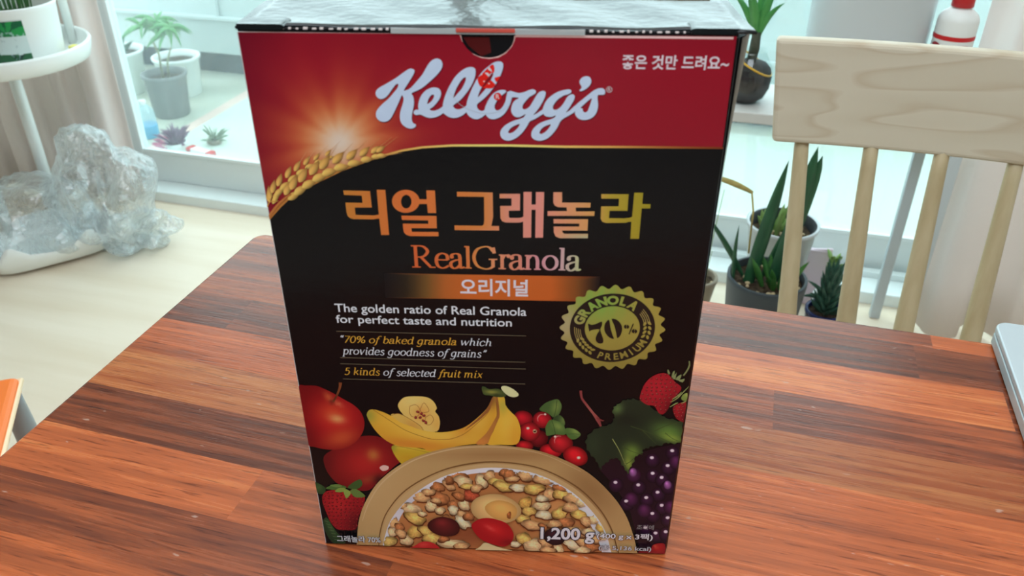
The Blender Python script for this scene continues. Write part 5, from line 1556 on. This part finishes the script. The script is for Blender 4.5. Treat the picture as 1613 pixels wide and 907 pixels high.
JAR_GLASS = glass_mat('clear_jar_glass', (0.92, 0.96, 0.96), 0.02, (0.8, 0.85, 0.86), 0.07)
t = thing('jar_plant', 'green plant growing in a round glass jar of dark soil', 'plant', (-0.006, 1.845, 0.573))
lathe('jar', [(0, 0), (.026, 0), (.040, .012), (.049, .034), (.051, .056), (.046, .080), (.036, .098), (.031, .106), (.032, .112), (.030, .112)], JAR_GLASS, t)
lathe('soil', [(0, .003), (.025, .003), (.038, .013), (.047, .034), (.049, .056), (.045, .074), (.036, .084), (0, .088)], mat('wet_dark_soil', (34, 32, 34), 0.85, 0.2, var=(70, (62, 58, 58))), t)
rng_ = []
for i in range(25):
    a = 2 * PI * i / 24; rng_.append((.047 * math.cos(a), .047 * math.sin(a), .088 - .55 * .047 * math.cos(a)))
tube('ribbon', rng_, .0022, mat('yellow_ribbon', (222, 176, 60), 0.5), t, 8)
tube('stem', [(0, 0, .08), (.004, 0, .115), (.004, 0, .150)], [.010, .011, .009], mat('dark_stem', (70, 72, 56), 0.7, var=(60, (40, 52, 36))), t, 10)
sp = []
for tip, w in (((-.030, 0, .235), .020), ((-.052, .01, .205), .016), ((.000, .02, .245), .014), ((.030, .0, .238), .020), ((.044, -.01, .195), .014), ((-.02, -.02, .225), .018), ((.02, .03, .24), .018), ((-.06, .02, .215), .012)):
    sp.append(((.004 + tip[0] * .1, tip[1] * .1, .145), (tip[0] * 1.15, tip[1] * 1.1, tip[2] + .02), w, (tip[0] * -.1, 0, .008), dict(n=8, taper=.6, w0=.7)))
blades('leaves', sp, M_LEAF3, t)

t = tag(lathe('ceramic_planter', [(0, 0), (.062, 0), (.085, .010), (.106, .050), (.116, .100), (.119, .160), (.119, .252), (.121, .260), (.117, .264), (.112, .258), (.108, .150), (.09, .05), (0, .035)], M_CERAMIC, None, 56, loc=(.217, 1.887, .573)),
        'large rounded white ceramic pot on the bench beside the bottle', 'pot')

t = thing('bleach_bottle', 'white plastic bottle with red cap and red-banded label above the chair', 'bottle', (0.3735, 1.838, 0.573))
lathe('bottle_body', [(0, 0), (.035, 0), (.038, .004), (.038, .203), (.0370, .209), (.031, .218), (.021, .225), (.0165, .228), (.0165, .236), (0, .236)], M_WHITE, t)
M_RED = mat('red_plastic', (206, 36, 40), 0.35, 0.4)
lathe('cap', [(.0165, .229), (.0205, .230), (.0205, .262), (.019, .266), (0, .267)], M_RED, t, 28)


def wrap(name, pts, m, parent, r):
    P = catmull(pts, 5, True); bm = bmesh.new()
    V = [bm.verts.new((r * math.cos(a), r * math.sin(a), z)) for a, z in [tuple(p) for p in P]]
    bm.faces.new(V); bmesh.ops.triangulate(bm, faces=bm.faces)
    return from_bm(name, bm, m, parent)


AV = math.atan2(-1.838, -.3735)
v, f = [], []
for i in range(33):
    a = AV - 1.5 + 3.0 * i / 32
    for z in (.170, .174, .1785): v.append((.0385 * math.cos(a), .0385 * math.sin(a), z + .004 * math.cos(i / 32 * PI) * 0))
for i in range(32):
    for j in range(2): a = i * 3 + j; f.append((a, a + 1, a + 4, a + 3))
mesh('label_band', v, f, M_RED, t, True)
v, f = [], []                      # dark red swoosh across the label
for i in range(25):
    q = i / 24; a = AV - 1.15 + 1.55 * q
    zc = .158 - .066 * q ** 1.7 + .010 * math.sin(q * PI); w = .002 + .008 * math.sin(PI * min(q * 1.1, 1)) ** .8 + .006 * q
    for z in (zc + w / 2, zc - w / 2): v.append((.0387 * math.cos(a), .0387 * math.sin(a), z))
for i in range(24): a = i * 2; f.append((a, a + 1, a + 3, a + 2))
mesh('label_swoosh', v, f, mat('dark_red_print', (150, 24, 40), 0.4), t, True)
v, f = [], []
for k, (a0, z) in enumerate(((.30, .163), (.32, .157), (.55, .145), (.6, .135))):
    for i in range(7):
        b = len(v); a = AV + a0 + i * .075
        for aa, zz in ((a, z), (a + .05, z), (a + .05, z - .0028), (a, z - .0028)): v.append((.0386 * math.cos(aa), .0386 * math.sin(aa), zz))
        f.append((b, b + 1, b + 2, b + 3))
mesh('label_print', v, f, mat('pale_rose_print', (206, 150, 156), 0.5), t)

# ================================================================== left: plant stand
t = thing('plant_stand', 'white round-trayed plant stand in front of the left curtain', 'plant stand', (-1.842, 1.692, 0))
TR = .186
lathe('tray', [(0, .548), (TR - .012, .548), (TR - .002, .552), (TR + .004, .572), (TR + .008, .590), (TR + .004, .597), (TR - .003, .594), (TR - .010, .566), (TR - .018, .558), (0, .556)], M_WHITE, t, 64)
for (x, y) in ((-.128, .100), (.052, .160), (-.008, .168), (-.160, -.055)):
    tube('post', [(x, y, .555), (x, y, .80), (x, y, 1.05)] if x > -.1 else [(x, y, 0), (x, y, .3), (x, y, .55)], .016 if x < -.1 else .011, M_WHITE, t, 14)
lathe('tray', [(0, 1.05), (TR - .04, 1.05), (TR - .03, 1.07), (TR - .035, 1.09), (TR - .045, 1.06), (0, 1.056)], M_WHITE, t, 48)

PX, PY = -1.800, 1.700
t = thing('potted_grass', 'white pot with green stems and a plant-photo label on the stand tray', 'plant pot', (PX, PY, .556))
lathe('pot', [(0, 0), (.086, 0), (.089, .004), (.094, .070), (.098, .132), (.101, .141), (.098, .145), (.092, .141), (.089, .10)], M_WHITE, t, 48)
soil_disc(.088, .110, t, 9)
sp = []
for i in range(26):
    a = rs.uniform(0, 6.28); r = rs.uniform(0, .05)
    sp.append(((r * math.cos(a), r * math.sin(a), .105), (1.5 * r * math.cos(a), 1.5 * r * math.sin(a), .105 + rs.uniform(.10, .26)), .007, (rs.uniform(-.01, .01), 0, 0), dict(n=6, taper=.6)))
blades('green_stems', sp, M_LEAF2, t)
# curved photo label
NA, NZL = 40, 52
a_c = math.atan2(-PY, -PX) - .33
v, f, col = [], [], []
for i in range(NA + 1):
    for j in range(NZL + 1):
        p, q = i / NA, j / NZL
        z = .004 + .114 * q; a = a_c - .48 + .92 * p - .02 * q
        r = .0898 + .0090 * z / .13 + .0012
        v.append((r * math.cos(a), r * math.sin(a), z))
        w = mnoise.noise(Vector((p * 5, q * 5, 3))); w2 = mnoise.noise(Vector((p * 11, q * 11, 8)))
        ang = math.atan2(q - .72, p - .55); ang2 = math.atan2(q - .14, p - .62)
        if q > .68:
            c = (38, 150, 78) if w + .5 * math.sin(ang * 7) > -.15 else (20, 92, 60)
            if q < .78 and w2 > .18: c = (150, 190, 176)
        elif q > .30 + .04 * w: c = (214, 228, 226) if w2 < .35 else (190, 206, 206)
        else:
            c = (46, 100, 66) if w + .4 * math.sin(ang2 * 5) > -.1 else (36, 62, 56)
            if abs(math.sin(ang2 * 2.5 + .5)) < .16 and w2 > -.3: c = (150, 178, 178)
        col.append((*lin(c), 1))
for i in range(NA):
    for j in range(NZL): a = i * (NZL + 1) + j; f.append((a, a + NZL + 1, a + NZL + 2, a + 1))
o = mesh('photo_label', v, f, print_mat('glossy_photo_label', .35, .3), t, True)
at = o.data.color_attributes.new('ink', 'FLOAT_COLOR', 'POINT'); at.data.foreach_set('color', np.array(col, np.float32).ravel())

M_YEL = mat('pale_yellow_plastic', (236, 224, 130), 0.5, 0.3)
bm = bmesh.new(); bm_box(bm, -.014, .014, -.011, .011, 0, .026, .003)
t = tag(from_bm('yellow_block', bm, M_YEL, None, False, (-1.702, 1.762, .5565)), 'small pale yellow block on the stand tray right of the pot', 'block')
v = [(0, 0, 0.0022)]; f = []
for i in range(48):
    a = 2 * PI * i / 48; v += [(.104 * math.cos(a), .092 * math.sin(a), .0022), (.108 * math.cos(a), .096 * math.sin(a), .0000)]
for i in range(48):
    a, b = 1 + i * 2, 1 + (i + 1) % 48 * 2; f += [(0, a, b), (a, a + 1, b + 1, b)]

# ================================================================== plastic bag with a foam tray
M_BAG = bpy.data.materials.new('crumpled_clear_film'); M_BAG.use_nodes = True
nt = M_BAG.node_tree; nt.nodes.remove(nt.nodes['Principled BSDF'])
tr_ = nt.nodes.new('ShaderNodeBsdfTransparent'); tr_.inputs[0].default_value = (0.96, 0.99, 1, 1)
df = nt.nodes.new('ShaderNodeBsdfDiffuse'); df.inputs[0].default_value = (.95, .98, 1, 1)
tl = nt.nodes.new('ShaderNodeBsdfTranslucent'); tl.inputs[0].default_value = (.95, .98, 1, 1)
gs = nt.nodes.new('ShaderNodeBsdfGlossy'); gs.inputs['Roughness'].default_value = .28
lw = nt.nodes.new('ShaderNodeLayerWeight'); lw.inputs[0].default_value = .45
m1 = nt.nodes.new('ShaderNodeMixShader'); m1.inputs[0].default_value = .5
nt.links.new(df.outputs[0], m1.inputs[1]); nt.links.new(tl.outputs[0], m1.inputs[2])
mr = nt.nodes.new('ShaderNodeMapRange'); mr.inputs[3].default_value = .07; mr.inputs[4].default_value = .50
nt.links.new(lw.outputs['Facing'], mr.inputs[0])
m2 = nt.nodes.new('ShaderNodeMixShader'); nt.links.new(mr.outputs[0], m2.inputs[0])
nt.links.new(tr_.outputs[0], m2.inputs[1]); nt.links.new(m1.outputs[0], m2.inputs[2])
m3 = nt.nodes.new('ShaderNodeMixShader'); m3.inputs[0].default_value = .16
nt.links.new(m2.outputs[0], m3.inputs[1]); nt.links.new(gs.outputs[0], m3.inputs[2])
nt.links.new(m3.outputs[0], nt.nodes['Material Output'].inputs['Surface'])


vo = nt.nodes.new('ShaderNodeTexVoronoi'); vo.feature = 'DISTANCE_TO_EDGE'; vo.inputs['Scale'].default_value = 11
nz = nt.nodes.new('ShaderNodeTexNoise'); nz.inputs['Scale'].default_value = 7; nz.inputs['Detail'].default_value = 4
tcb = nt.nodes.new('ShaderNodeTexCoord'); wv_ = nt.nodes.new('ShaderNodeVectorMath'); wv_.operation = 'MULTIPLY_ADD'
wv_.inputs[1].default_value = (.35, .35, .35)
nt.links.new(tcb.outputs['Object'], nz.inputs['Vector']); nt.links.new(nz.outputs['Color'], wv_.inputs[0]); nt.links.new(tcb.outputs['Object'], wv_.inputs[2]); nt.links.new(wv_.outputs[0], vo.inputs['Vector'])
bpn = nt.nodes.new('ShaderNodeBump'); bpn.inputs['Strength'].default_value = .6; bpn.inputs['Distance'].default_value = .03
nt.links.new(vo.outputs['Distance'], bpn.inputs['Height'])
for q_ in (df, gs, lw): nt.links.new(bpn.outputs[0], q_.inputs['Normal'])


def crumple(bm, c, r, seed, amp, squash=0.0):
    res = bmesh.ops.create_icosphere(bm, subdivisions=5, radius=1)
    off = Vector((seed * 7.3, seed * 3.1, seed))
    for v in res['verts']:
        p = v.co.copy()
        n1 = mnoise.noise(p * 1.6 + off); n2 = abs(mnoise.noise(Vector((p.x * 3.4 + p.z * 1.4, p.y * 2.0, p.z * 1.5)) + off * 2)); n3 = abs(mnoise.noise(p * 7 + off * 3))
        k = 1 + amp * (n1 * 1.0 - n2 * .8 - n3 * .16)
        q = Vector((p.x * r[0] * k, p.y * r[1] * k, p.z * r[2] * k))
        v.co = Vector(c) + q
        v.co.z = max(v.co.z, .004 + .004 * abs(n2))


bm = bmesh.new()
crumple(bm, (.075, .085, .160), (.150, .135, .190), 3, .38)
crumple(bm, (-.13, .01, .090), (.195, .150, .125), 5, .36)
crumple(bm, (.155, .10, .05), (.10, .09, .060), 9, .5)
t = tag(from_bm('plastic_bag', bm, M_BAG, None, True, (-1.80, 1.655, 0)), 'crumpled clear plastic bag on the floor below the plant stand', 'bag')

t = thing('foam_tray', 'white scalloped foam tray lying half inside the clear bag', 'tray', (-1.862, 1.632, 0.012), math.radians(50.7))
bm = bmesh.new(); n = 60; rings = []
for (s_, z, wv) in ((.80, 0, 0), (.88, .004, 0), (.98, .044, .012), (1.0, .066, .02), (.985, .067, .02), (.94, .036, .01), (.84, .010, 0), (0.02, .008, 0)):
    R_ = []
    for i in range(n):
        a = 2 * PI * i / n; ca, sa = math.cos(a), math.sin(a)
        x = .175 * s_ * math.copysign(abs(ca) ** .5, ca); y = .105 * s_ * math.copysign(abs(sa) ** .5, sa)
        R_.append(bm.verts.new((x, y, z + wv * math.sin(a * 9) * (z > .02))))
    rings.append(R_)
for a, b in zip(rings[:-1], rings[1:]):
    for i in range(n): bm.faces.new((a[i], a[(i + 1) % n], b[(i + 1) % n], b[i]))
bm.faces.new(rings[0][::-1]); bm.faces.new(rings[-1])
from_bm('tray_body', bm, M_WHITE, t, True)

# ================================================================== orange stool at the left edge
t = thing('stool', 'orange padded stool with a grey frame at the left edge of the view', 'stool', (-0.992, 0.484, 0), math.radians(-54.7))
bm = bmesh.new(); bm_box(bm, -.165, .165, -.165, .165, .424, .452, .010, 3)
from_bm('seat_pad', bm, mat('orange_vinyl', (240, 122, 48), 0.45, 0.4), t)
tube('piping', [(-.165, -.165, .440), (.165, -.165, .440), (.165, .165, .440), (-.165, .165, .440), (-.165, -.165, .440)], .0045, mat('cream_piping', (244, 214, 176), 0.5), t, 10)
M_GREYM = mat('grey_plastic_frame', (150, 156, 158), 0.5, 0.3)
for sx in (-1, 1):
    for sy in (-1, 1):
        P = [(sx * .148, sy * .148, .426), (sx * .150, sy * .150, .33), (sx * .138, sy * .138, .18), (sx * .150, sy * .150, 0)]
        tube('leg', catmull(P, 6), .016, M_GREYM, t, 12)

# ================================================================== balcony things
def tall_pot(loc, rb, rt, h, m, label, name='balcony_pot'):
    t = thing(name, label, 'plant pot', loc)
    lathe('pot', [(0, 0), (rb, 0), (rb + .003, .004), (rt - .002, h - .016), (rt + .004, h - .014), (rt + .005, h - .002), (rt, h), (rt - .006, h - .002), (rt - .010, h - .028)], m, t, 44)
    soil_disc(rt - .009, h - .030, t, int(h * 1000))
    return t


M_GP = mat('mid_grey_plastic', (132, 134, 134), 0.6, 0.2)
t = tall_pot((-2.235, 2.725, 0), .066, .083, .172, M_GP, 'grey pot with an arching leafy plant outside the glass', 'palm_plant')
tube('stem', [(-.01, 0, .14), (-.012, .01, .24), (-.03, .01, .30)], [.005, .004, .004], mat('pale_stem', (150, 150, 110), 0.7), t, 8)
tube('stem', [(.015, 0, .14), (.03, .0, .22), (.05, .01, .27)], [.004, .004, .003], mat('pale_stem', (150, 150, 110), 0.7), t, 8)
sp = []
for (cx, cy, cz) in ((-.055, .0, .345), (.035, .01, .32), (-.005, .03, .36), (.06, .02, .345)):
    for i in range(11):
        a = 2 * PI * i / 11 + cx * 9; L_ = rs.uniform(.065, .105)
        sp.append(((cx, cy, cz), (cx + L_ * math.cos(a), cy + L_ * .8 * math.sin(a), cz + rs.uniform(-.07, .045)), .022, (0, 0, .014), dict(n=6, taper=.55, w0=.5)))
blades('leaves', sp, M_LEAF3, t)
tall_pot((-2.345, 2.955, 0), .075, .094, .165, M_WHITE, 'white balcony pot behind the grey pot')
t = tall_pot((-2.60, 2.90, 0), .085, .110, .185, M_WHITE, 'white balcony pot half hidden by the door stile')
sp = []
for i in range(24):
    a = rs.uniform(0, 6.28); r = rs.uniform(.02, .09)
    sp.append(((r * .3 * math.cos(a), r * .3 * math.sin(a), .16), (r * math.cos(a), r * math.sin(a), .17 + rs.uniform(.01, .08)), .03, (0, 0, .01), dict(n=5, taper=.4)))
blades('leaves', sp, M_LEAF, t)

M_BLUEW = mat('blue_liquid_plastic', (70, 170, 214), 0.2, 0.5)
M_CLRB = glass_mat('clear_bottle_plastic', (.82, .93, .97), .25, (.75, .9, .96), .08)
t = thing('water_bottle', 'clear plastic bottle with blue base outside the door', 'bottle', (-2.170, 2.490, 0))
lathe('bottle_base', [(0, 0), (.034, 0), (.037, .004), (.037, .046), (.036, .050), (0, .050)], M_BLUEW, t, 28)
lathe('bottle_body', [(.036, .0505), (.036, .090), (.032, .104), (.018, .122), (.012, .126), (.012, .134)], M_CLRB, t, 28)
lathe('cap', [(.0135, .128), (.0135, .142), (0, .143)], M_WHITE, t, 20)

M_PURP = mat('purple_leaf', (96, 54, 96), 0.5, 0.3, var=(40, (140, 90, 130)))
M_PINKF = mat('pink_petal', (214, 110, 150), 0.6, 0.2)
t = thing('purple_plant', 'small purple and pink foliage plant outside the glass', 'plant', (-1.985, 2.40, 0))
lathe('pot', pot_profile(.030, .040, .035), M_WHITE, t, 24); soil_disc(.036, .024, t, 12)
sp = []
for i in range(60):
    a = rs.uniform(0, 6.28); r = rs.uniform(.02, .08); z = rs.uniform(.03, .10)
    sp.append(((r * .3 * math.cos(a), r * .3 * math.sin(a), z * .5), (r * math.cos(a), r * math.sin(a), z), .012, (0, 0, .006), dict(n=4, taper=.5)))
blades('purple_leaves', sp, M_PURP, t)
sp = []
for i in range(26):
    a = rs.uniform(2.2, 4.4); r = rs.uniform(.05, .09); z = rs.uniform(.02, .06)
    sp.append(((r * .6 * math.cos(a), r * .6 * math.sin(a), z * .6), (r * math.cos(a), r * math.sin(a), z), .014, (0, 0, .004), dict(n=4, taper=.4)))
blades('pink_flowers', sp, M_PINKF, t)
t = thing('herb_clump', 'low dull green clump right of the purple plant', 'plant', (-1.885, 2.49, 0))
lathe('pot', pot_profile(.022, .028, .022), M_TAUPE, t, 24); soil_disc(.024, .014, t, 13)
sp = []
for i in range(40):
    a = rs.uniform(0, 6.28); r = rs.uniform(.02, .075); z = rs.uniform(.025, .06)
    sp.append(((r * .3 * math.cos(a), r * .3 * math.sin(a), z * .5), (r * math.cos(a), r * math.sin(a), z), .008, (0, 0, .006), dict(n=4, taper=.5)))
blades('leaves', sp, mat('dull_green_leaf', (120, 140, 110), .6), t)
t = thing('packet', 'small white packet with red ends lying by the glass door', 'packet', (-1.865, 2.375, 0), -.25)
bm = bmesh.new(); bm_box(bm, -.038, .038, -.018, .018, 0, .030, .006, 3); from_bm('packet_body', bm, M_WHITE, t)
for sx in (-1, 1):
    bm = bmesh.new(); bm_box(bm, sx * .049 - .012, sx * .049 + .012, -.0185, .0185, 0, .0305, .006, 3); from_bm('packet_end', bm, M_RED, t)

M_MAT = mat('pale_cream_matting', (206, 214, 204), 0.8, 0.1, bump=(120, .2))
t = thing('floor_mat', 'pale cream balcony mat with a pinkish edge', 'mat', (-1.0, 2.72, 0))
box('mat_field', -1.045, 1.9, -.42, .42, 0, .005, M_MAT, t, .001)
box('mat_edging', -1.095, -1.045, -.42, .42, 0, .0055, mat('pinkish_edging', (226, 196, 184), 0.8, 0.1), t, .001)
